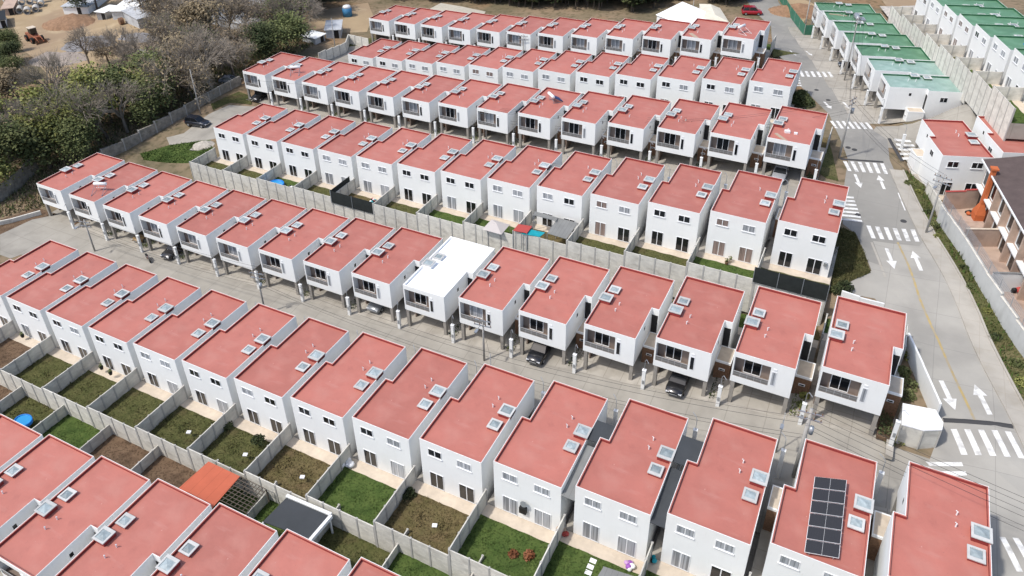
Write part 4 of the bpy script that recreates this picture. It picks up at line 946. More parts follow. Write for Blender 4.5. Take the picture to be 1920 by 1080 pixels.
# small garden things
def inyard(r, i, u, v, h=0.0): p = yard(r, i, u, v, h+0.08); q = H0[r, i][1] @ Vector((p.x, p.y, -PH+0.07)); return q
def bag(p, label, m, s=0.5, name='sack_pile', cat='sacks', n=5, seed=1):
    rr = random.Random(seed); e = empty(name, rz(p[0], p[1], p[2])); tag(e, label, cat)
    for k in range(n):
        bm = bmesh.new(); bmesh.ops.create_icosphere(bm, subdivisions=2, radius=s*rr.uniform(.5, .9))
        ox, oy, oz = rr.uniform(-s, s), rr.uniform(-s, s), rr.uniform(.1, .5)*s*1.5
        for v in bm.verts: f = 1+0.25*math.sin(v.co.x*9+k)*math.cos(v.co.y*8); v.co = Vector((v.co.x*f+ox, v.co.y*f+oy, v.co.z*f*0.8+oz))
        me = bpy.data.meshes.new('sack'); bm.to_mesh(me); bm.free(); me.materials.append(m if not isinstance(m, list) else m[k % len(m)]); o = link('sack', me, e); smooth(o)
bag(inyard('B', 6, 653, 872), 'pile of white sacks at the foot of a white wall in the second row up', [FRAME, WHITE], 0.45, seed=3)
bag(inyard('B', 3, 1056, 995), 'red and dark bags piled in the narrow passage mouth', [REDM, BLACK, TIMBER], 0.4, 'bag_pile', 'bags', 6, 8)
bag(inyard('B', 3, 1181, 1061), 'purple toy car on the patio at the bottom edge', [mat('purple_plastic', (0.30, 0.10, 0.42), 0.5), mat('lilac_plastic', (0.5, 0.3, 0.55), 0.5), FRAME], 0.35, 'toy_car', 'toy', 6, 9)
def bush(p, label, m, s=0.6, n=260, seed=1, hgt=1.0, name='shrub', cat='shrub', group=None, q=0.11):
    rr = random.Random(seed); e = empty(name, rz(p[0], p[1], p[2])); tag(e, label, cat, group)
    b_ = MB()
    for _ in range(n):
        d = Vector((rr.gauss(0, 1), rr.gauss(0, 1), abs(rr.gauss(0, 1)))).normalized()*s*(0.55+0.5*rr.random()); c = Vector((d.x, d.y, d.z*hgt+0.05)); t1 = Vector((rr.gauss(0, 1), rr.gauss(0, 1), rr.gauss(0, 1))).normalized(); t2 = t1.cross(Vector((rr.gauss(0, 1), rr.gauss(0, 1), rr.gauss(0, 1)))).normalized(); l_ = q*rr.uniform(.6, 1.5)
        b_.add([c-t1*l_, c+t2*l_*.6, c+t1*l_, c-t2*l_*.6], [(0, 1, 2, 3)])
    b_.obj('foliage', m, e); b_ = MB()
    for _ in range(5): b_.tube([(0, 0, -0.1), (rr.uniform(-.4, .4)*s, rr.uniform(-.4, .4)*s, s*.8*hgt)], [0.03, 0.01], 4)
    b_.obj('stem', BARK, e); return e
RUST = leaf('rust_leaves', (0.20, 0.07, 0.03), (0.28, 0.13, 0.07))
bush(inyard('B', 4, 963, 1040), 'low rusty brown shrub on the large green lawn', RUST, 0.45, 160, 2, .6)
bush(inyard('B', 4, 992, 1044), 'taller rusty brown shrub on the large green lawn', RUST, 0.5, 200, 3, 1)
bush(inyard('A', -1, 872, 1078), 'bright green potted plant behind the bottom garden wall', LEAFY, 0.4, 160, 4)
for k, (i_, u, v) in enumerate(((5, 765, 928), (7, 485, 828), (8, 424, 800), (0, 1000, 900))):
    if k < 3: bush(inyard('B', i_, u, v), f'dark weedy shrub against the garden wall, {("nearest", "middle", "farthest")[k]} of three in the second row gardens', LEAFD, 0.75, 380, 10+k, .9, q=.12)
def pot(p, label, m=BLACK):
    e = empty('flower_pot', rz(p[0], p[1], p[2])); tag(e, label, 'flower pot'); b_ = MB(); b_.tube([(0, 0, 0), (0, 0, .35)], [.16, .24], 10); b_.obj('pot', m, e)
    rr = random.Random(3); b_ = MB()
    for _ in range(40):
        c = Vector((rr.gauss(0, .12), rr.gauss(0, .12), .35+rr.random()*.4)); t1 = Vector((rr.gauss(0, 1), rr.gauss(0, 1), rr.gauss(0, 1))).normalized()*.09; t2 = Vector((t1.y, -t1.x, t1.z*.3)); b_.add([c-t1, c+t2, c+t1, c-t2], [(0, 1, 2, 3)])
    b_.obj('plant', LEAFG, e)
pot(inyard('B', 12, 43, 632), 'dark flower pot against a white wall at the left edge'); pot(inyard('B', 10, 191, 692), 'dark flower pot between two garden doors near the left edge'); pot(inyard('B', 10, 208, 702), 'flower pot with a low green plant on the patio near the left edge')
pot(inyard('D', 1, 1362, 495), 'brown flower pot on the patio between curtained doors', BROWN); pot(inyard('D', 1, 1369, 491), 'flower pot with dark leaves between curtained doors', BEIGE)
for k, (r_, i_, u, v) in enumerate((('B', 5, 815, 986), ('B', 8, 354, 811), ('B', 7, 460, 853), ('B', 6, 567, 895))):
    p = inyard(r_, i_, u, v); b_ = MB(); b_.box(-.22, .22, -.18, .18, 0, .12); tag(b_.obj('drain_cover', FRAME, None, rz(p.x, p.y, p.z, .4)), f'small white drain box in a garden, {ORD[4-k]} from the left of four', 'drain cover')
# stepping stones at the bottom
for k, (u, v) in enumerate(((1112, 1052), (1107, 1063), (1103, 1074))):
    p = inyard('B', 3, u, v); b_ = MB(); b_.box(-.27, .27, -.2, .2, 0, .05); tag(b_.obj('paving_slab', FRAME, None, rz(p.x, p.y, p.z, 0)), f'square white paving slab on the bottom lawn, {("farthest", "middle", "nearest")[k]} of three', 'paving slab')

# ------------------------------------------------------------------ guard building, walls and the plot at the right
def walls(name, pts_, h, m, label, cat='wall', th=0.2, drop=0.6, posts=None, pm=None, level=None, cap=None):
    """wall along ground points (world), stepping with the terrain"""
    P_ = [Vector(p) for p in pts_]; e = empty(name, Matrix.Identity(4)); tag(e, label, cat)
    b_ = MB(); bp = MB(); bc = MB()
    for p, q in zip(P_, P_[1:]):
        L_ = (q-p).xy.length; n = max(1, round(L_/(posts or 3.0))); a = math.atan2(q.y-p.y, q.x-p.x)
        for k in range(n):
            s0, s1 = p.lerp(q, k/n), p.lerp(q, (k+1)/n); z = min(g(s0.x, s0.y), g(s1.x, s1.y)); zt_ = (level if level is not None else max(g(s0.x, s0.y), g(s1.x, s1.y))+h)
            M2 = rz(s0.x, s0.y, 0, a); l_ = (s1-s0).xy.length
            b_.box(0, l_, -th/2, th/2, z-drop, zt_, 0, M2)
            if cap: bc.box(-0.02, l_+0.02, -th/2-0.04, th/2+0.04, zt_+0.002, zt_+0.07, 0, M2)
            if posts: bp.box(-0.09, 0.09, -th/2-0.05, th/2+0.05, z-drop, zt_+0.05, 0, M2)
    b_.obj('wall_panels', m, e)
    if posts: bp.obj('post', pm or POST, e)['kind'] = 'stuff'
    if cap: bc.obj('coping', cap, e)
    return e
PL = lambda *q: [at(u, v) for u, v in q]
# small many-sided guard building with a bright white roof
ro = [(1694.7, 755.8), (1754.4, 767), (1768, 790.6), (1765.6, 804.4), (1732, 807), (1692, 796)]
bs = [at(u, v, 2.35) for u, v in ro]; zc = min(p.z for p in bs)
gb = empty('guard_building', Matrix.Identity(4)); tag(gb, 'small many-sided building with bright white roof at the street corner by the zebra crossing', 'building')
cx = sum(p.x for p in bs)/6; cy_ = sum(p.y for p in bs)/6
b_ = MB(); pl = [(p.x, p.y) for p in bs]; b_.prism(pl[::-1] if False else pl, zc-0.6, zc+2.3); b_.obj('wall', FENCE, gb)
b_ = MB(); pl2 = [(cx+(p[0]-cx)*1.04, cy_+(p[1]-cy_)*1.04) for p in pl]; b_.prism(pl2, zc+2.302, zc+2.42); b_.obj('roof', WROOF, gb)
b_ = MB()
for k in range(6):
    p, q = Vector(pl[k]), Vector(pl[(k+1) % 6]); n = max(1, int((q-p).length/0.9))
    for j in range(n):
        c = p.lerp(q, j/n); c = Vector((cx, cy_)).lerp(c, 1.015); b_.box(c.x-.05, c.x+.05, c.y-.05, c.y+.05, zc-.5, zc+2.29)
o = b_.obj('pilaster', POST, gb); o['kind'] = 'stuff'
walls('white_wall', PL((1694, 655), (1720, 715), (1752, 790)), 2.2, WHITE, 'smooth white wall slanting from the right end house down to the guard building', th=0.18)
walls('white_wall', PL((1572, 572), (1605, 585), (1650, 597)), 2.0, WHITE, 'white garden wall behind the right end house of the third row', th=0.18)
for k, (u, v, s_) in enumerate(((1700, 745, .8), (1702, 725, .9), (1707, 672, .9), (1694, 700, .7))):
    bush(at(u, v), f'green shrub {("lowest", "second lowest", "topmost", "third lowest")[k]} beside the slanting white wall', LEAFG if k != 2 else LEAFY, s_, 300, 30+k)
for k, (u, v) in enumerate(((1508, 745), (1503, 762), (1690, 828), (1668, 830))):
    bush(at(u, v), ('yellow-green shrub beside the white pillar left of the end house', 'dark shrub at the foot of the pole by the end house', 'yellow shrub at the foot of the guard building', 'low shrub at the foot of the last white pillar')[k], LEAFY if k in (0, 2) else LEAFG, .5, 200, 40+k)
bush(at(1500, 192), 'dark bushy tree beside the zebra crossing at the end of the sixth row', LEAFD, 1.6, 2600, 50, 1.3, 'bushy_tree', 'tree', q=.16)
bush(at(1512, 198), 'second dark bush beside the first at the end of the sixth row', LEAFD, 1.3, 1800, 51, 1.0, 'bushy_tree', 'tree', q=.16)
bush(at(1583, 543), 'dark bush at the corner of the lawn by the black shade net', LEAFD, 1.0, 600, 52)
bush(at(1570, 548), 'low dark bush touching the black shade net', LEAFD, .8, 400, 53)
# ground cover: grass blades and weeds
def scatter(name, poly, n, m, hmin, hmax, wd, seed, z=0.02, kind='stuff'):
    rr = random.Random(seed); xs = [p[0] for p in poly]; ys = [p[1] for p in poly]; b_ = MB(); c = 0; N_ = len(poly)
    def inside(x, y):
        r_ = False; j = N_-1
        for i_ in range(N_):
            if (poly[i_][1] > y) != (poly[j][1] > y) and x < (poly[j][0]-poly[i_][0])*(y-poly[i_][1])/(poly[j][1]-poly[i_][1])+poly[i_][0]: r_ = not r_
            j = i_
        return r_
    while c < n:
        x, y = rr.uniform(min(xs), max(xs)), rr.uniform(min(ys), max(ys)); c += 1
        if not inside(x, y): continue
        a = rr.uniform(0, 6.28); h_ = rr.uniform(hmin, hmax)*(0.5+abs(math.sin(x*.9)*math.cos(y*.7))); w_ = wd*rr.uniform(.6, 1.4); dx, dy = rr.uniform(-.5, .5)*h_, rr.uniform(-.5, .5)*h_; zz = g(x, y)+z
        b_.add([(x-w_*math.cos(a), y-w_*math.sin(a), zz), (x+w_*math.cos(a), y+w_*math.sin(a), zz), (x+dx, y+dy, zz+h_)], [(0, 1, 2)])
    o = b_.obj(name, m); o['kind'] = kind; return o
def scatter_lot(r, i, n, m, hmax, seed, name='grass'):
    rr = random.Random(seed); M2 = H0[r, i][1]; b_ = MB()
    for _ in range(n):
        x, y = rr.uniform(-0.3, 6.95), rr.uniform(DP+1.3, RY[r]-0.2); edge = 1.6 if x < 0.4 or x > 6.4 or y > RY[r]-.7 else 1
        h_ = rr.uniform(.03, hmax)*edge*(0.5+abs(math.sin(x*1.3+i)*math.cos(y*1.1))); a = rr.uniform(0, 6.28); w_ = rr.uniform(.03, .09); dx, dy = rr.uniform(-.6, .6)*h_, rr.uniform(-.6, .6)*h_; z = -PH+.06
        b_.add([M2 @ Vector((x-w_*math.cos(a), y-w_*math.sin(a), z)), M2 @ Vector((x+w_*math.cos(a), y+w_*math.sin(a), z)), M2 @ Vector((x+dx, y+dy, z+h_))], [(0, 1, 2)])
    o = b_.obj(name, m); o['kind'] = 'stuff'
GB1 = leaf('green_blades', (0.065, 0.11, 0.026), (0.10, 0.145, 0.04), 2.0); GB2 = leaf('dull_blades', (0.10, 0.105, 0.04), (0.16, 0.145, 0.065), 2.0); GB3 = leaf('straw_blades', (0.14, 0.115, 0.05), (0.20, 0.155, 0.08), 2.0)
for i in range(1, 13):
    k = LAWNS_B[i]
    if k < 3: scatter_lot('B', i, 2600 if i < 10 else 1400, (GB1, GB2, GB3)[k], (.12, .2, .22)[k], 60+i)
for i in (-1, 0, 1, 2, 5, 6):
    k = LAWNS_A[i]
    scatter_lot('A', i, 1500, (GB1, GB2, GB3)[k], (.12, .2, .22)[k], 90+i)
scatter('grass', verge, 16000, GB2, .08, .35, .07, 1, .12); scatter('weeds', verge, 5000, GB1, .15, .6, .12, 2, .12)
scatter('grass', px([(1572, 428), (1602, 436), (1618, 470), (1632, 512), (1590, 530), (1560, 548), (1535, 540)]), 9000, GB2, .08, .35, .08, 3, .06)
scatter('grass', px([(262, 288), (318, 272), (395, 262), (400, 285), (352, 306), (270, 300)]), 5000, GB1, .08, .3, .07, 4)
scatter('undergrowth', px([(-40, 420), (80, 390), (200, 285), (450, 150), (600, 80), (560, 60), (400, 100), (250, 210), (0, 240)]), 26000, LEAFB, .15, .7, .16, 5)
scatter('undergrowth', px([(-40, 420), (80, 390), (200, 285), (450, 150), (600, 80), (560, 60), (400, 100), (250, 210), (0, 240)]), 12000, LEAFG, .15, .8, .18, 6)
for k, (u, v, s_) in enumerate(((1703, 345, 1.0), (1722, 362, .9), (1738, 400, 1.0), (1750, 425, 1.1), (1758, 445, .8), (1808, 505, .9), (1820, 540, .9), (1850, 585, .9), (1866, 635, 1.1), (1905, 685, 1.3), (1915, 720, 1.2))):
    bush(at(u, v), f'green bush, {ORD[k+1]} from the top in the verge below the chain-link fence', (LEAFG, LEAFY, LEAFD)[k % 3], s_*.6, 260, 70+k, .8, group='bushes in the grass verge')
# retaining wall with chain-link fence
PALEW = mat('pale_grey_render', (0.50, 0.51, 0.50), 0.9, var=0.08, vs=.6)
overlay(PALEW, (0.3, 0.3, 0.28), 0.7, (0.55, 0.75), stretch=(1, 1, .4), amount=0.5)
rw = PL((1757, 415), (1800, 477), (1840, 545), (1925, 678), (2010, 815))
walls('retaining_wall', rw, 2.3, PALEW, 'long pale retaining wall under a chain-link fence at the right edge', th=0.25, cap=FENCE)
fe = empty('chain_link_fence', Matrix.Identity(4)); tag(fe, 'dark chain-link fence on top of the pale retaining wall', 'fence')
b_ = MB()
for p, q in zip(rw, rw[1:]):
    n = max(2, int((q-p).length/2.4))
    for k in range(n):
        a_, c_ = p.lerp(q, k/n), p.lerp(q, (k+1)/n); za, zb_ = g(a_.x, a_.y)+2.35, g(c_.x, c_.y)+2.35
        pb = MB(); pb.tube([(a_.x, a_.y, za), (a_.x, a_.y, za+1.5)], .035, 5); pb.obj('post', METAL, fe)
        for j in range(9):
            s0 = j/8; b_.tube([(a_.x, a_.y, za+1.45*s0), (c_.x, c_.y, zb_+1.45*s0)], .012, 3, cap=False)
        for j in range(12):
            for sg in (0, 1):
                t0, t1 = j/12, (j+1)/12; x0_, x1_ = a_.lerp(c_, t0), a_.lerp(c_, t1)
                z0_, z1_ = (za, za+1.45) if sg else (za+1.45, za); b_.tube([(x0_.x, x0_.y, z0_), (x1_.x, x1_.y, z1_)], .010, 3, cap=False)
b_.obj('mesh', METAL, fe)
walls('garden_wall', PL((1763, 392), (1838, 388)), 2.6, PINK, 'brown-pink yard wall with a red coping beside the white house', th=.2, cap=REDM)
walls('garden_wall', PL((1800, 462), (1868, 462)), 2.4, PINK, 'brown-pink yard wall below the orange chimney', th=.2, cap=BEIGE)
walls('garden_wall', PL((1850, 545), (1940, 548)), 2.4, WHITE, 'pale yard wall with grey coping at the right edge', th=.2, cap=MGREY)
struct(drape('patio', px([(1762, 388), (1840, 385), (1930, 545), (2010, 720), (2010, 810), (1925, 676), (1840, 543)]), PINK, 0.03))
# brown-roofed house
A0, A1 = at(1826, 385), at(1885, 492); d = (A1-A0); d.z = 0; LB = d.length*2.3; an = math.atan2(d.y, d.x); zb0 = min(A0.z, A1.z)
BH = rz(A0.x, A0.y, zb0, an); bh = empty('brown_roofed_house', BH); tag(bh, 'large house with dark brown roof and pink-brown walls at the right edge', 'house')
# local x runs along the facade towards the viewer, +y is into the house (to the right)
HB = 6.4
b_ = MB(); b_.box(0, LB, 0, 10, -1, HB); b_.obj('wall', PINK, bh)
b_ = MB(); b_.add([(-.5, -.6, HB+.02), (LB+.5, -.6, HB+.02), (LB+.5, 5, HB+1.3), (-.5, 5, HB+1.3), (LB+.5, 10.5, HB+.02), (-.5, 10.5, HB+.02)], [(0, 1, 2, 3), (3, 2, 4, 5), (1, 4, 2), (0, 3, 5), (0, 5, 4, 1)]); b_.obj('roof', DBROWN, bh)
b_ = MB(); b_.box(-.55, LB+.5, -.72, -.6, HB-.1, HB+.08); b_.obj('gutter', WHITE, bh)
nb = int(LB/3.4)
for k in range(nb):
    x = 0.5+k*3.4
    for z0_, z1_, w_ in ((3.6, 5.7, 1.9), (0.1, 2.5, 1.9)):
        b_ = MB()
        for q in ((x-.12, x+w_+.12, z1_, z1_+.12), (x-.12, x+w_+.12, z0_-.12, z0_), (x-.12, x, z0_, z1_), (x+w_, x+w_+.12, z0_, z1_)): b_.box(q[0], q[1], -.08, .02, q[2], q[3])
        f = b_.obj('window', WHITE, bh); b_ = MB(); b_.quad((x, -.02, z0_), (x+w_, -.02, z0_), (x+w_, -.02, z1_), (x, -.02, z1_)); b_.obj('pane', GLASSD, f)
    b_ = MB(); b_.box(x-.45, x+2.9, -.62, -.01, 3.0, 3.18); b_.obj('balcony_slab', WHITE, bh)
    b_ = MB(); b_.box(x+2.45, x+2.75, -.66, -.005, 0, HB-.12); b_.obj('pier', PINK, bh)
ch = at(1832, 410); ci = empty('chimney', rz(ch.x, ch.y, g(ch.x, ch.y), an)); tag(ci, 'tall orange rendered chimney with flared base in front of the brown-roofed house', 'chimney')
b_ = MB(); q_ = [(.75, 0), (.75, .9), (.3, 2.2), (.3, 7.1)]
loft([[(-w_, -w_*.8, z_), (w_, -w_*.8, z_), (w_, w_*.8, z_), (-w_, w_*.8, z_)] for w_, z_ in q_], 0, b_); b_.obj('stack', OCHIM, ci)
b_ = MB(); b_.box(-.45, .45, -.4, .4, 7.102, 7.3); b_.obj('cap', OCHIM, ci)
bag(at(1816, 402), 'orange and brown garden clutter beside the orange chimney', [OCHIM, BROWN, BLACK], .5, 'clutter_pile', 'clutter', 7, 12)
bag(at(1905, 545), 'heap of dark red and black junk in the lower yard', [REDM, BLACK, METAL], .6, 'clutter_pile', 'clutter', 9, 13)

# ------------------------------------------------------------------ poles, lamps and wires
POLEM = mat('concrete_pole', (0.36, 0.35, 0.33), 0.9)
WIRE = mat('black_cable', (0.03, 0.03, 0.032), 0.7)
def pole(p, h, label, arms=True, transf=False, a=0.0, r0=.13, lamp=None, name='utility_pole'):
    e = empty(name, rz(p[0], p[1], p[2], a)); tag(e, label, 'street lamp' if name == 'street_lamp' else 'pole')
    b_ = MB(); b_.tube([(0, 0, -.5), (0, 0, h)], [r0, r0*.6], 10); smooth(b_.obj('shaft', POLEM, e))
    if arms:
        for z_ in (h-.4, h-1.1):
            b_ = MB(); b_.box(-1.0, 1.0, -.13, -.04, z_-.05, z_+.05); cr_ = b_.obj('cross_arm', METAL, e)
            for x_ in (-.9, -.35, .35, .9):
                b_ = MB(); b_.tube([(x_, -.085, z_+.05), (x_, -.085, z_+.22)], .045, 6); b_.obj('insulator', BROWN, cr_)
    if transf:
        b_ = MB(); b_.tube([(.34, -.2, h-2.5), (.34, -.2, h-1.75)], .2, 12); smooth(b_.obj('transformer', METAL, e))
    if lamp:
        l_ = lamp; b_ = MB(); b_.tube([(0, 0, h*.82), (0, -l_*.6, h*.82+.6), (0, -l_, h*.82+.65)], .035, 5); ar = b_.obj('lamp_arm', METAL, e)
        b_ = MB(); b_.box(-.14, .14, -l_-.55, -l_, h*.82+.58, h*.82+.72); b_.obj('lamp_head', METAL, ar)
    return Vector((p[0], p[1], p[2]+h))
def wp(x, y): return Vector((x, y, g(x, y)))
PA = wp(-118, 2.2); PB = wp(-66, -1.6); PC = wp(-26.5, -1.7); PD = at(1489, 893)
tops = []
P2_ = at(498, 588); P3_ = at(908, 676)
tA = pole(at(178, 471), 5.5, 'thin street pole near the left turning circle beside the motorcycle', a=.2, lamp=1.4)
tB = pole(P2_, 6.8, 'concrete pole with transformer among the left overhanging houses, third row up', transf=True, a=.2)
tC = pole(P3_, 6.2, 'concrete pole in front of the overhanging houses right of the white roof', a=.1, lamp=1.5)
tD = pole(PD, 8.2, 'thick concrete pole rising between the two lower right rows', a=.1, r0=.24, transf=True)
tE = wp(34, -14)+Vector((0, 0, 9))
pole(at(1573, 297), 9.5, 'tall concrete pole with cables on the main road by the speed bump', transf=True, a=1.2, r0=.18)
tF = at(1573, 297)+Vector((0, 0, 9.4)); tG = pole(at(1583, 151), 11.5, 'concrete pole with cross arms in front of the roadside green row', a=1.2)
tH = pole(at(1736, 437), 8.2, 'concrete pole with cross arm and curved lamp on the right sidewalk', a=-.35, lamp=1.9)
tI = pole(at(1507, 63), 9.0, 'wooden-looking pole at the end of the green net', a=1.2, r0=.14)
tJ = pole(at(376, 214), 9.0, 'bare concrete pole by the dark car at the upper turning circle', arms=False)
tK = pole(at(630, 102), 8.5, 'slim pole at the top left turning circle', arms=False, r0=.12)
tL = pole(at(981, 116), 6.0, 'pole in the street before the topmost red row', a=.1)
tM = pole(at(1278, 292), 6.0, 'pole with cables in front of the fifth row near the right end', a=.1, transf=True)
tN = pole(at(912, 264), 6.0, 'pole with cables in front of the middle of the fifth row', a=.1)
for k, (u, v, h_, nm) in enumerate(((1297, 38, 6, 'curved street lamp behind the topmost red row'), (1455, 848, 5, 'short lamp pole between roofs at the lower right'))):
    pole(at(u, v), h_, nm, arms=False, r0=.08, lamp=1.2, name='street_lamp')
def wires(a, c, label, offs=(-.9, -.3, .35, .9), sag=.9, r_=.022, lower=True):
    sag *= .7; r_ = min(r_, .017); e = empty('power_line', Matrix.Identity(4)); tag(e, label, 'power line')
    d = (c-a); n = Vector((-d.y, d.x, 0)).normalized()
    for o_, dz in [(x, -.2) for x in offs]+([(0, -1.8), (0.05, -2.3)] if lower else []):
        pts_ = []
        for k in range(15):
            s_ = k/14; p = a.lerp(c, s_)+n*o_; p.z += dz-sag*4*s_*(1-s_)*(1.2 if dz < -1 else 1); pts_.append(p)
        b_ = MB(); b_.tube(pts_, r_, 3, cap=False); b_.obj('cable', WIRE, e)
wires(tA, tB, 'overhead cables along the left part of the lower street'); tQ = pole(wp(-30, -6.0), 6.3, 'thin pole hidden behind the roofs opposite the bright white-roofed house', r0=.1, arms=False)
wires(tB, tQ, 'overhead cables along the middle of the lower street', offs=(-.3, .35)); wires(tQ, tD-Vector((0, 0, 1.2)), 'overhead cables from the middle of the lower street to the thick lower right pole', offs=(-.3, .35)); wires(tC, tQ, 'short cables crossing the lower street from the concrete pole', offs=(0,), lower=False)
wires(tD, tE, 'overhead cables crossing the lower right zebra crossing'); wires(tF, tG, 'overhead cables over the main road by the green roofs'); wires(tG, tI, 'overhead cables toward the green net')
wires(tF, tH, 'overhead cables from the main road pole to the right sidewalk pole', offs=(-.3, .35), sag=1.2)
wires(tN, tM, 'overhead cables in front of the fifth row'); wires(tM, tF, 'overhead cables from the fifth row across to the main road pole', offs=(-.3, .3))
wires(tJ, wp(-86, 43)+Vector((0, 0, 7)), 'single cable from the bare pole to the fifth row', offs=(0,), lower=False)

# ------------------------------------------------------------------ left side: walls, yard, sheds
walls('boundary_wall', PL((80, 372), (195, 300), (235, 282), (350, 216), (392, 190), (452, 158)), 1.8, STONE, 'rough grey stone and concrete wall below the trees on the left', th=.35, posts=3.2, drop=1.0)
walls('boundary_wall', PL((600, 118), (650, 98), (655, 82), (692, 90)), 2.3, FENCE, 'grey panel wall around the top left turning circle', th=.15, posts=2.2)
walls('boundary_wall', PL((-20, 392), (30, 360), (72, 318)), 2.6, STONE, 'grey stone retaining wall at the left edge below the trees', th=.4)
walls('low_wall', PL((-10, 424), (20, 418), (78, 402)), .7, FENCE, 'low pale concrete wall beside the left turning circle', th=.25)
def shed(pts_, h, wm, rm, label, slope=.5, name='shed', cat='shed', door=True):
    P_ = [at(u, v) for u, v in pts_]; z0_ = min(p.z for p in P_); e = empty(name, Matrix.Identity(4)); tag(e, label, cat)
    # near-left, near-right, then depth
    a_, c_ = P_[0], P_[1]; dx = (c_-a_); dx.z = 0; ny = Vector((-dx.y, dx.x, 0)).normalized()
    dep = P_[2] if len(P_) > 2 else None; D_ = (dep-c_).length if dep is not None else dx.length
    an_ = math.atan2(dx.y, dx.x); M2 = rz(a_.x, a_.y, z0_, an_); L_ = dx.length
    b_ = MB(); b_.add([(0, 0, -.3), (L_, 0, -.3), (L_, D_, -.3), (0, D_, -.3), (0, 0, h), (L_, 0, h), (L_, D_, h+slope), (0, D_, h+slope)], [(0, 1, 5, 4), (1, 2, 6, 5), (2, 3, 7, 6), (3, 0, 4, 7)]); b_.obj('wall', wm, e, M2)
    b_ = MB(); b_.add([(-.3, -.4, h+.02), (L_+.3, -.4, h+.02), (L_+.3, D_+.3, h+slope+.04), (-.3, D_+.3, h+slope+.04), (-.3, -.4, h+.12), (L_+.3, -.4, h+.12), (L_+.3, D_+.3, h+slope+.14), (-.3, D_+.3, h+slope+.14)], [(3, 2, 1, 0), (4, 5, 6, 7), (0, 1, 5, 4), (1, 2, 6, 5), (2, 3, 7, 6), (3, 0, 4, 7)]); b_.obj('roof', rm, e, M2)
    if door: b_ = MB(); b_.box(L_*.55, L_*.55+1.1, -.03, .01, 0, min(2, h-.2)); b_.obj('door', BLACK, e, M2)
shed([(121, 27), (168, 26), (160, 4)], 2.2, WHITE, SILVER, 'white shed with shallow metal roof behind the brown soil heap', .3)
shed([(213, 38), (249, 32), (243, 12)], 2.4, SILVER, WHITE, 'pale shed with dark open doorway beside the dirt yard', .4)
shed([(262, 54), (290, 48), (286, 30)], 2.6, SILVER, SILVER, 'grey metal shed nearest the bare trees', .4)
shed([(184, 38), (200, 37), (198, 28)], 2.3, METAL, WHITE, 'narrow grey cabin between two sheds', .1, 'cabin', 'cabin')
shed([(612, 72), (640, 72), (650, 56)], 2.2, SILVER, SILVER, 'grey-blue metal shed above the top left turning circle', .3)
shed([(592, 84), (610, 76), (604, 66)], 1.6, SILVER, WHITE, 'low pale shelter left of the grey-blue shed', .2)
shed([(8, 30), (28, 28), (24, 14)], 2.0, PINK, PINK, 'small pinkish hut at the left edge of the yard', .2)
shed([(-6, 55), (14, 52), (10, 36)], 2.2, WHITE, BLACK, 'shed with black roof at the left edge', .2)
shed([(380, 40), (470, 62), (520, 20)], 2.0, SILVER, SILVER, 'long silver sheet roof glimpsed behind the bare trees', .3, 'warehouse', 'warehouse', False)
shed([(420, 18), (500, 26), (530, 2)], 2.0, SILVER, WHITE, 'white sheet roof behind the bare trees at the top', .3, 'warehouse', 'warehouse', False)
# white roofs beyond the topmost row
def roofhouse(pts_, h, m, label, ridge=.8, name='building'):
    P_ = [at(u, v, h) for u, v in pts_]; z0_ = min(p.z for p in P_); e = empty(name, Matrix.Identity(4)); tag(e, label, 'building')
    b_ = MB(); b_.prism([(p.x, p.y) for p in P_], z0_-.5, z0_+h); b_.obj('wall', WHITE, e)
    c = sum(P_, Vector())/len(P_); n = len(P_); cx_, cy2 = c.x, c.y
    ov = [(cx_+(p.x-cx_)*1.05, cy2+(p.y-cy2)*1.05, z0_+h+.02) for p in P_]
    a1 = Vector(ov[0]).lerp(Vector(ov[1]), .5).lerp(Vector((cx_, cy2, 0)), .25); a2 = Vector(ov[2]).lerp(Vector(ov[3]), .5).lerp(Vector((cx_, cy2, 0)), .25)
    b_ = MB(); b_.add(ov+[(a1.x, a1.y, z0_+h+ridge), (a2.x, a2.y, z0_+h+ridge)], [(0, 1, 4), (1, 2, 5, 4), (2, 3, 5), (3, 0, 4, 5), (0, 3, 2, 1)]); b_.obj('roof', m, e)
roofhouse([(1232, 28), (1300, 40), (1345, 22), (1280, 3)], 3.2, WROOF, 'white-roofed building behind the topmost red row')
roofhouse([(1318, 30), (1366, 34), (1350, 12), (1312, 8)], 2.6, mat('cream_roof', (0.62, 0.58, 0.48), .8, var=.1), 'cream-roofed building left of the red minivan')
roofhouse([(806, 18), (900, 26), (908, 14), (828, 4)], 2.6, mat('beige_sheet_roof', (0.46, 0.42, 0.34), .8, var=.12), 'long beige roof behind the left part of the topmost red row', .4)
# heaps, pipes, loader, tank
def heap(p, rx, ry, h_, m, label, seed):
    bm = bmesh.new(); bmesh.ops.create_grid(bm, x_segments=28, y_segments=28, size=1); rr = random.Random(seed); ph = [rr.uniform(0, 6) for _ in range(6)]
    for v in bm.verts:
        x, y = v.co.x, v.co.y; r_ = math.hypot(x, y); n_ = .12*math.sin(x*7+ph[0])*math.cos(y*6+ph[1])+.07*math.sin(x*15+ph[2]+y*13)+.04*rr.uniform(-1, 1)
        v.co = Vector((x*rx, y*ry, max(-.3, h_*(max(0, 1-r_*(1+n_))**.8)*(1+n_)-.05 if r_ < .98 else -.3)))
    me = bpy.data.meshes.new('heap'); bm.to_mesh(me); bm.free(); me.materials.append(m); o = link('heap', me, None, rz(p.x, p.y, p.z, .3)); smooth(o); return tag(o, label, 'heap')
heap(at(135, 44), 7.5, 6, 2.6, PILEB, 'large brown soil heap in the dirt yard', 1)
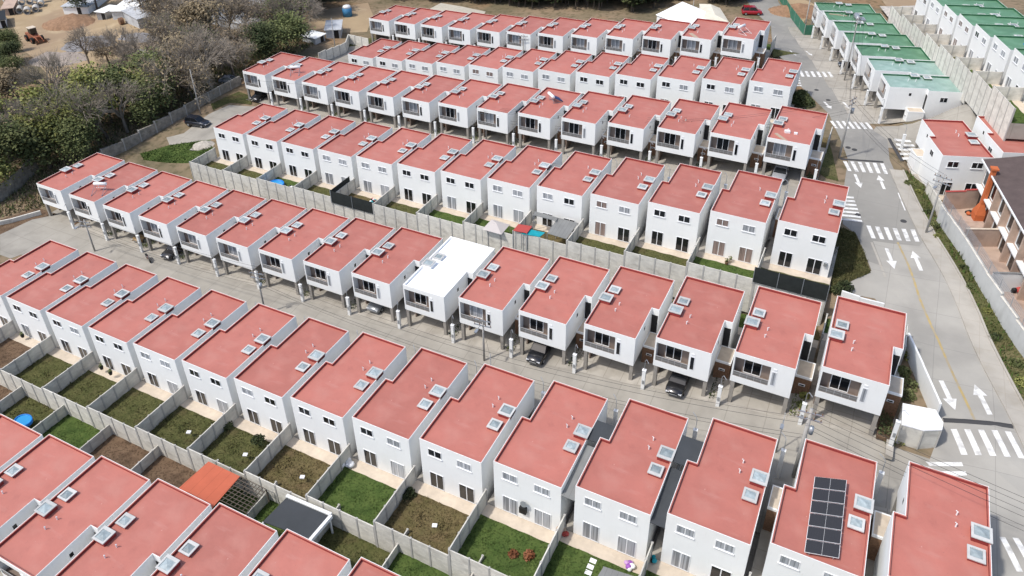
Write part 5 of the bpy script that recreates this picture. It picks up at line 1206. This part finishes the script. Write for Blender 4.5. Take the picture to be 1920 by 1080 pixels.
heap(at(168, 84), 6, 6, 1.9, PILEG, 'grey gravel heap in the middle of the dirt yard', 2)
heap(at(112, 112), 7, 5, .6, mat('pale_gravel', (.33, .28, .24), 1, var=.2, vs=1, bump=.6), 'low pale gravel patch below the loader', 3)
heap(at(262, 72), 6, 4, 1.1, PILEG, 'dark rubble heap by the grey metal shed', 4)
heap(at(255, 98), 6, 2.0, .9, STONE, 'row of piled pale stones at the edge of the dirt yard', 5)
PIPE = mat('concrete_pipe', (.50, .48, .44), .9, var=.15)
for k, (u, v, a_, z_) in enumerate(((38, 26, .9, 0), (52, 28, .9, 0), (68, 24, .9, 0), (45, 20, .9, 1.3), (60, 18, .9, 1.3), (78, 14, .9, 0), (80, 6, .9, 1.2), (15, 8, 1.1, 0), (24, 6, 1.1, 0), (66, 12, .9, 0))):
    p = at(u, v); n = 14; b_ = MB(); L_ = 2.6; ro_, ri_ = .85, .68
    ring = lambda r_, y: [(r_*math.cos(2*math.pi*j/n), y, .85+r_*math.sin(2*math.pi*j/n)) for j in range(n)]
    vs_ = ring(ro_, 0)+ring(ro_, L_)+ring(ri_, L_)+ring(ri_, 0)
    b_.add(vs_, [(q*n+j, q*n+(j+1) % n, ((q+1) % 4)*n+(j+1) % n, ((q+1) % 4)*n+j) for q in range(4) for j in range(n)])
    o = b_.obj('concrete_pipe', PIPE, None, rz(p.x, p.y, p.z+z_, a_)); smooth(o) if False else None
    tag(o, 'large pale concrete pipe section stacked at the top left corner', 'pipe', 'stacked concrete pipes')
p = at(68, 78); ld = empty('wheel_loader', rz(p.x, p.y, p.z, -.25)); tag(ld, 'rusty orange wheel loader with raised cab in the dirt yard', 'loader')
RUSTY = mat('rusty_orange', (.30, .11, .06), .8, var=.4, vs=2)
b_ = MB(); loft([[(x, -w_, z0_), (x, w_, z0_), (x, w_, z1_), (x, -w_, z1_)] for x, w_, z0_, z1_ in ((-3.2, .9, .9, 1.9), (-1.5, 1.0, .8, 2.2), (0, .9, .8, 1.9), (1.6, .7, .7, 1.5))], 0, b_); b_.obj('body', RUSTY, ld)
b_ = MB(); b_.box(-1.1, .5, -.75, .75, 2.21, 3.5); b_.obj('cab', GLASSD, ld); b_ = MB(); b_.box(-1.25, .65, -.85, .85, 3.502, 3.65); b_.obj('cab_roof', BEIGE, ld)
for x in (-2.1, 1.2):
    for y in (-1.15, 1.15):
        b_ = MB(); b_.tube([(x, y-.28, .8), (x, y+.28, .8)], .8, 14); w_ = b_.obj('wheel', TYRE, ld); b_ = MB(); b_.tube([(x, y-.3, .8), (x, y+.3, .8)], .35, 10); b_.obj('rim', RUSTY, w_)
for y in (-.6, .6): b_ = MB(); b_.tube([(.8, y, 1.8), (2.6, y, 1.5), (3.6, y, .8)], .13, 5); b_.obj('lift_arm', RUSTY, ld)
b_ = MB(); b_.add([(3.5, -1.3, .1), (4.7, -1.3, .15), (3.4, -1.3, 1.2), (3.5, 1.3, .1), (4.7, 1.3, .15), (3.4, 1.3, 1.2)], [(0, 1, 4, 3), (0, 3, 5, 2), (0, 2, 1), (3, 4, 5), (1, 2, 5, 4)][:4]); b_.obj('bucket', BROWN, ld)
p = at(229, 46); b_ = MB(); b_.tube([(-.5, 0, .9), (.5, 0, .9)], .9, 16); tag(b_.obj('cable_reel', BROWN, None, rz(p.x, p.y, p.z, 1.2)), 'upright cable reel in front of the pale shed', 'cable reel')
p = at(652, 30); wt_ = empty('water_tank', rz(p.x, p.y, p.z)); tag(wt_, 'blue water tank with white lid above the top left sheds', 'water tank')
b_ = MB(); b_.tube([(0, 0, 0), (0, 0, 2.2)], 1.2, 16); smooth(b_.obj('tank', mat('dull_blue', (.05, .20, .38), .6), wt_)); b_ = MB(); b_.tube([(0, 0, 2.2), (0, 0, 2.7), (0, 0, 2.9)], [1.15, .9, .3], 16); smooth(b_.obj('lid', FRAME, wt_))
# green net fence along the top of the main road
ne = empty('net_fence', Matrix.Identity(4)); tag(ne, 'green net fence along the top right side of the main road', 'fence')
gp_ = PL((1450, -12), (1462, 2), (1480, 30), (1507, 66), (1524, 66)); b_ = MB()
for p, q in zip(gp_, gp_[1:]):
    dd_ = (q-p).normalized()*.0; n = Vector((-(q-p).y, (q-p).x, 0)).normalized()*.02; za, zb_ = g(p.x, p.y), g(q.x, q.y)
    b_.add([(p-n)+Vector((0, 0, 0)), (q-n), (q-n)+Vector((0, 0, 2.2)), (p-n)+Vector((0, 0, 2.2)), (p+n), (q+n), (q+n)+Vector((0, 0, 2.2)), (p+n)+Vector((0, 0, 2.2))], [(0, 1, 2, 3), (7, 6, 5, 4), (3, 2, 6, 7)])
    k_ = max(1, int((q-p).length/3))
    for j in range(k_): c = p.lerp(q, j/k_); pb = MB(); pb.tube([(c.x, c.y, c.z-.2), (c.x, c.y, c.z+2.4)], .05, 5); pb.obj('post', POLEM, ne)
b_.obj('net', GNET, ne)
heap(at(385, 272), 2.2, 1.6, .9, mat('pale_rubble', (.42, .39, .34), 1, var=.2, vs=2, bump=.6), 'small pale rubble mound at the left end of the fourth row', 21)
heap(at(1500, 22), 7, 4, 2.0, PILEB, 'brown earth bank behind the green net', 7)
heap(at(1735, 25), 8, 5, 1.6, mat('rubble_white', (.45, .42, .38), 1, var=.3, vs=1.2, bump=.6), 'pale rubble heap between the green-roofed rows', 8)

# ------------------------------------------------------------------ trees
def skeleton(seed, H=9.0, spread=.55, levels=4, lean=0):
    rr = random.Random(seed); segs = []; tips = []
    def grow(p, d, L_, r_, lv):
        n = 3; pts_ = [p]; q = p
        for k in range(n):
            d = (d+Vector((rr.gauss(0, .13), rr.gauss(0, .13), rr.gauss(.03, .06)))).normalized(); q = q+d*L_/n; pts_.append(q)
        segs.append((pts_, r_, lv))
        if lv >= levels: tips.append((q, d)); return
        nc = (rr.randint(4, 6) if lv == 0 else rr.randint(3, 5))
        for k in range(nc):
            s_ = rr.uniform(.45, 1.0) if lv else rr.uniform(.5, 1.0); base_ = pts_[1+int(s_*2)] if s_ < 1 else q
            a = rr.uniform(0, 6.28)+k*2.4; t_ = rr.uniform(.4, 1.0)*spread*1.35
            u_ = d.cross(Vector((math.cos(a), math.sin(a), .2))).normalized(); nd = (d*math.cos(t_)+u_*math.sin(t_)).normalized(); nd.z = abs(nd.z)*.8+.12 if lv < 2 else nd.z
            grow(base_, nd.normalized(), L_*rr.uniform(.55, .8), r_*.55, lv+1)
    grow(Vector((0, 0, -.3)), Vector((0, 0, 1)), H*.36, H*.022, 0); return segs, tips
def tree_meshes(seed, H, kind, lm, bark, spread=.55):
    rr = random.Random(seed+99); segs, tips = skeleton(seed, H, spread, 4)
    tr, tw = MB(), MB()
    for pts_, r_, lv in segs:
        (tr if lv < 3 else tw).tube(pts_, [max(.012, r_*(1-.15*k)) for k in range(len(pts_))], 6 if lv == 0 else (4 if lv < 3 else 3), cap=False)
    mes = {'trunk': tr.mesh('trunk', bark)}
    cr = tw
    if kind == 'bare':
        for q, d in tips:
            for _ in range(4):
                dd_ = (d+Vector((rr.gauss(0, .5), rr.gauss(0, .5), rr.gauss(0, .4)))).normalized(); cr.tube([q, q+dd_*rr.uniform(.4, 1.1)], [.014, .006], 3, cap=False)
        mes['twigs'] = cr.mesh('twigs', TWIG)
        lf = MB()
        for q, d in tips:
            for _ in range(3 if lm else 0):
                c = q+Vector((rr.gauss(0, .5), rr.gauss(0, .5), rr.gauss(0, .4))); l_ = rr.uniform(.08, .16); t1 = Vector((rr.gauss(0, 1), rr.gauss(0, 1), rr.gauss(0, .6))).normalized()*l_; t2 = t1.cross(Vector((rr.gauss(0, 1), rr.gauss(0, 1), rr.gauss(0, 1)))).normalized()*l_*.7
                lf.add([c-t1, c+t2, c+t1, c-t2], [(0, 1, 2, 3)])
        if lf.v: mes['crown'] = lf.mesh('crown', lm)
    else:
        mes['twigs'] = cr.mesh('twigs', bark); lf = MB(); sg = H*.07; nper = 16 if kind == 'leafy' else 24
        for q, d in tips:
            if rr.random() < .1: continue
            for _ in range(nper):
                c = q+Vector((rr.gauss(0, sg), rr.gauss(0, sg), rr.gauss(0, sg*.7))); l_ = rr.uniform(.10, .21); t1 = Vector((rr.gauss(0, 1), rr.gauss(0, 1), rr.gauss(0, .5))).normalized()*l_; t2 = t1.cross(Vector((rr.gauss(0, .6), rr.gauss(0, .6), 1))).normalized()*l_*.65
                lf.add([c-t1, c+t2, c+t1, c-t2], [(0, 1, 2, 3)])
        mes['crown'] = lf.mesh('crown', lm)
    return mes
PROTO = {'bare_a': tree_meshes(1, 10, 'bare', None, BARKP, .62), 'bare_b': tree_meshes(2, 10, 'bare', LEAFB, BARK, .6), 'bare_c': tree_meshes(3, 10, 'bare', LEAFG, BARK, .7),
         'leaf_a': tree_meshes(4, 9, 'leafy', LEAFG, BARK, .65), 'leaf_b': tree_meshes(5, 9, 'leafy', LEAFY, BARK, .65), 'dry_a': tree_meshes(6, 9, 'leafy', LEAFB, BARK, .6),
         'dark_a': tree_meshes(7, 9, 'dense', LEAFD, BARK, .7), 'dark_b': tree_meshes(8, 9, 'dense', LEAFG, BARK, .75)}
DESC = {'bare': 'leafless grey-brown tree', 'leaf_a': 'green leafy tree', 'leaf_b': 'yellow-green leafy tree', 'dry': 'dry brown-leaved tree', 'dark': 'dense dark green tree'}
def tree(kind, p, s_, a, label, group):
    nm = {'bare': 'bare_tree', 'leaf': 'leafy_tree', 'dry_': 'dry_tree', 'dark': 'dense_tree'}[kind[:4]]
    e = empty(nm, rz(p[0], p[1], p[2], a) @ Matrix.Diagonal((s_, s_, s_*random.uniform(.85, 1.15), 1))); tag(e, label, 'tree', group)
    for k, me in PROTO[kind].items(): link(k, me, e)
def line(kinds, pts_, where, group, s0=1.0, seed=1):
    rr = random.Random(seed); n = len(pts_)
    for k, (u, v) in enumerate(pts_):
        kd = kinds[k % len(kinds)]; ds = DESC.get(kd) or DESC[kd[:4] if kd[:4] in DESC else kd[:3]]
        o_ = ORD[k+1]+' from the left' if k < 15 else ORD[n-k]+' from the right'
        tree(kd, at(u, v), s0*rr.uniform(.8, 1.2), rr.uniform(0, 6.28), f'{ds}, {o_} {where}', group)
line(['leaf_b', 'leaf_a', 'bare_b', 'leaf_b', 'leaf_a', 'bare_c', 'leaf_b', 'bare_a', 'leaf_a', 'bare_b', 'bare_c', 'bare_a', 'bare_b'],
     [(-12, 385), (22, 352), (60, 318), (95, 316), (135, 300), (170, 284), (205, 262), (240, 248), (285, 226), (325, 200), (362, 186), (398, 168), (440, 148)], 'just behind the left stone wall', 'trees behind the left stone wall', 1.6, 1)
line(['leaf_b', 'bare_a', 'leaf_b', 'bare_a', 'leaf_b', 'leaf_a', 'leaf_b', 'leaf_a', 'dry_a', 'bare_c', 'bare_a', 'bare_b', 'dark_a', 'dark_b'],
     [(0, 300), (38, 280), (85, 262), (120, 228), (160, 238), (210, 232), (265, 212), (300, 178), (340, 165), (375, 140), (415, 132), (455, 118), (500, 112), (545, 96)], 'in the second line of left trees', 'second line of left trees', 1.6, 2)
line(['dark_a', 'leaf_a', 'dry_a', 'bare_a', 'bare_b'], [(-8, 150), (8, 200), (45, 205), (95, 215), (140, 208)], 'below the wheel loader', 'trees below the wheel loader', 1.15, 3)
line(['bare_a', 'bare_b', 'bare_c', 'bare_a', 'dry_a', 'bare_b', 'bare_a', 'bare_b', 'bare_c', 'bare_a'],
     [(232, 128), (300, 112), (330, 92), (362, 82), (395, 96), (430, 76), (462, 66), (500, 62), (535, 60), (565, 66)], 'in the thicket right of the dirt yard', 'trees in the thicket', 1.5, 4)
line(['dark_a', 'bare_a', 'bare_b', 'dark_b', 'bare_a', 'dry_a', 'bare_b', 'bare_c', 'bare_a', 'dark_a', 'bare_b', 'dark_b'],
     [(182, 18), (262, 20), (300, 40), (330, 22), (362, 14), (392, 30), (428, 10), (462, 20), (496, 8), (530, 24), (566, 12), (590, 30)], 'along the top edge behind the sheds', 'trees behind the sheds', 1.5, 5)
line(['bare_a', 'bare_b', 'bare_a'], [(172, 128), (205, 118), (245, 128)], 'standing alone by the dirt yard', 'lone bare trees at the dirt yard', 1.2, 9)
line(['bare_a', 'bare_b', 'bare_c', 'bare_a', 'bare_b', 'bare_a', 'bare_c', 'bare_b', 'bare_a', 'bare_b'],
     [(285, 148), (320, 130), (350, 118), (385, 110), (345, 60), (410, 50), (445, 42), (480, 40), (515, 44), (550, 42)], 'in the middle of the bare thicket', 'trees in the thicket', 1.45, 12)
line(['dark_a', 'leaf_a', 'dark_b', 'dark_a', 'leaf_a'], [(-4, 88), (14, 100), (2, 122), (34, 122), (22, 150)], 'in the dark clump at the left edge', 'dark clump at the left edge', .75, 15)
# the far-off wood along the top edge, one mass
def wood(poly_px, n, seed, mats_, label):
    rr = random.Random(seed); poly = px(poly_px); b_ = MB(); xs = [p[0] for p in poly]; ys = [p[1] for p in poly]; N_ = len(poly); c = 0
    def inside(x, y):
        r_ = False; j = N_-1
        for i_ in range(N_):
            if (poly[i_][1] > y) != (poly[j][1] > y) and x < (poly[j][0]-poly[i_][0])*(y-poly[i_][1])/(poly[j][1]-poly[i_][1])+poly[i_][0]: r_ = not r_
            j = i_
        return r_
    while c < n:
        x, y = rr.uniform(min(xs), max(xs)), rr.uniform(min(ys), max(ys))
        if not inside(x, y): continue
        c += 1; H_ = rr.uniform(5, 9.5); R_ = rr.uniform(2.2, 3.6); z = g(x, y); mi = rr.choice((0, 0, 1, 2)) if len(mats_) > 2 else 0
        b_.tube([(x, y, z-.3), (x, y, z+H_*.6)], [.2, .08], 4, m=3)
        for _ in range(420):
            d = Vector((rr.gauss(0, 1), rr.gauss(0, 1), rr.gauss(0, 1))).normalized()*(rr.random()**.4); cc = Vector((x+d.x*R_, y+d.y*R_, z+H_*.62+d.z*H_*.4)); l_ = rr.uniform(.25, .5); t1 = Vector((rr.gauss(0, 1), rr.gauss(0, 1), rr.gauss(0, .4))).normalized()*l_; t2 = t1.cross(Vector((rr.gauss(0, .5), rr.gauss(0, .5), 1))).normalized()*l_*.7
            b_.add([cc-t1, cc+t2, cc+t1, cc-t2], [(0, 1, 2, 3)], mi)
    o = b_.obj('wood', mats_+[BARK] if len(mats_) == 3 else mats_); o['kind'] = 'stuff'; o['label'] = label; return o
wood([(540, 30), (600, 4), (700, -2), (800, -2), (800, -32), (520, -32)], 80, 1, [LEAFD, LEAFG, LEAFB], 'far-off wood of green and brown trees along the top edge')
wood([(800, 8), (900, 8), (1090, 20), (1210, 24), (1230, 16), (1230, -32), (800, -32)], 190, 2, [LEAFD, LEAFG, LEAFD], 'far-off dense dark wood behind the topmost red row')
wood([(1340, 8), (1385, 12), (1400, -6), (1395, -32), (1330, -32), (1230, -32), (1225, -4)], 60, 3, [LEAFD, LEAFG, LEAFD], 'dark wood beside the top end of the main road')

# planting beds between driveways and entries of the overhanging rows
rr0 = random.Random(77); b_ = MB()
for _ in range(300):
    c = Vector((rr0.uniform(-.5, .5), rr0.uniform(-1.4, 1.4), rr0.uniform(.05, .7)*(.5+rr0.random()))); l_ = rr0.uniform(.06, .14); t1 = Vector((rr0.gauss(0, 1), rr0.gauss(0, 1), rr0.gauss(0, 1))).normalized()*l_; t2 = t1.cross(Vector((rr0.gauss(0, 1), rr0.gauss(0, 1), rr0.gauss(0, 1)))).normalized()*l_*.6
    b_.add([c-t1, c+t2, c+t1, c-t2], [(0, 1, 2, 3)])
me_bed = [b_.mesh('foliage', m) for m in (LEAFG, LEAFD)]
b_ = MB(); b_.box(-.6, .6, -1.5, 1.5, -.3, .08); me_soil = b_.mesh('bed', G4)
for r, i, x, y, z, th in HOUSES:
    if r not in 'CEGA' or (r == 'A' and i < 3): continue
    n = {'A': 9}.get(r) or NROW[r]; k = i+1 if r == 'A' else i
    p = ordinal(k, n); e = empty('planting_bed', frame((r, i, x, y, z, th)) @ Matrix.Translation((6.3, 1.35, -PH+.03)))
    tag(e, f'small planting bed {"of the" if p.startswith("last") else "of the house"} {p} the {SHORT[r]}', 'planting bed', 'planting beds beside the driveways')
    link('bed', me_soil, e)
    if (i*7+ord(r)) % 4: link('foliage', me_bed[(i+ord(r)) % 2], e)

# manhole covers, wall boxes
for k, (u, v) in enumerate(((1694, 415), (1590, 277), (1602, 281), (1531, 169), (1553, 188), (1608, 403))):
    p = at(u, v); b_ = MB(); b_.tube([(0, 0, .01), (0, 0, .05)], .38, 14)
    tag(b_.obj('manhole_cover', BUMPM, None, rz(p.x, p.y, p.z, 0)), f'dark manhole cover on the main road, {("nearest the right sidewalk", "left of the pair above the speed bump", "right of the pair above the speed bump", "farthest up the road", "second farthest up the road", "beside the striped crossing of the side lane")[k]}', 'manhole cover')
e = H0['B', 4][0]
b_ = MB(); b_.box(3.1, 3.75, DP+.005, DP+.3, PH-4.9, PH-4.2); b_.obj('wall_grille', BLACK, e)
b_ = MB(); b_.tube([(3.3, DP+.01, PH-3.6), (3.3, DP+.3, PH-3.5)], .04, 5); b_.tube([(3.3, DP+.28, PH-3.5), (3.3, DP+.36, PH-3.48)], [.05, .3], 12); b_.obj('dish_aerial', METAL, e)
b_ = MB(); b_.box(5.05, 5.35, DP+.005, DP+.25, PH-3.35, PH-3.0) if False else b_.box(.35, .7, DP+.005, DP+.25, PH-4.4, PH-3.95); b_.obj('wall_box', METAL, H0['D', 0][0])

# pale kerb strips between driveways, clutter
b_ = MB(); b_.box(6.55, 7.15, -2.1, -0.15, -PH-.25, -PH+.09); me_strip = b_.mesh('kerb', WALK)
for r, i, x, y, z, th in HOUSES:
    if r in 'CEG': struct(link('kerb', me_strip, None, frame((r, i, x, y, z, th))))
bag(inyard('D', 8, 700, 378), 'red and green toys and pots behind the black shade net', [REDM, TURQ, FRAME, BLACK], .35, 'clutter_pile', 'clutter', 8, 21)
bag(inyard('D', 10, 545, 352), 'dark garden things beside the blue paddling pool', [BLACK, FRAME], .25, 'clutter_pile', 'clutter', 5, 22)
bag(inyard('D', 2, 1322, 482), 'blue and white buckets beside a back door, fourth row up', [BLUE, FRAME, BROWN], .22, 'bucket_group', 'buckets', 4, 23)
bag(inyard('B', 2, 1222, 1048), 'green bin bag in the dark passage at the bottom edge', [TURQ, BLACK], .3, 'bag_pile', 'bags', 3, 24)

pxcanopy('B', 3, [(1132, 1062), (1200, 1084), (1176, 1118), (1112, 1094)], 1.6, MGREY, 'grey sheet roof cut off by the bottom edge beside the purple toy')
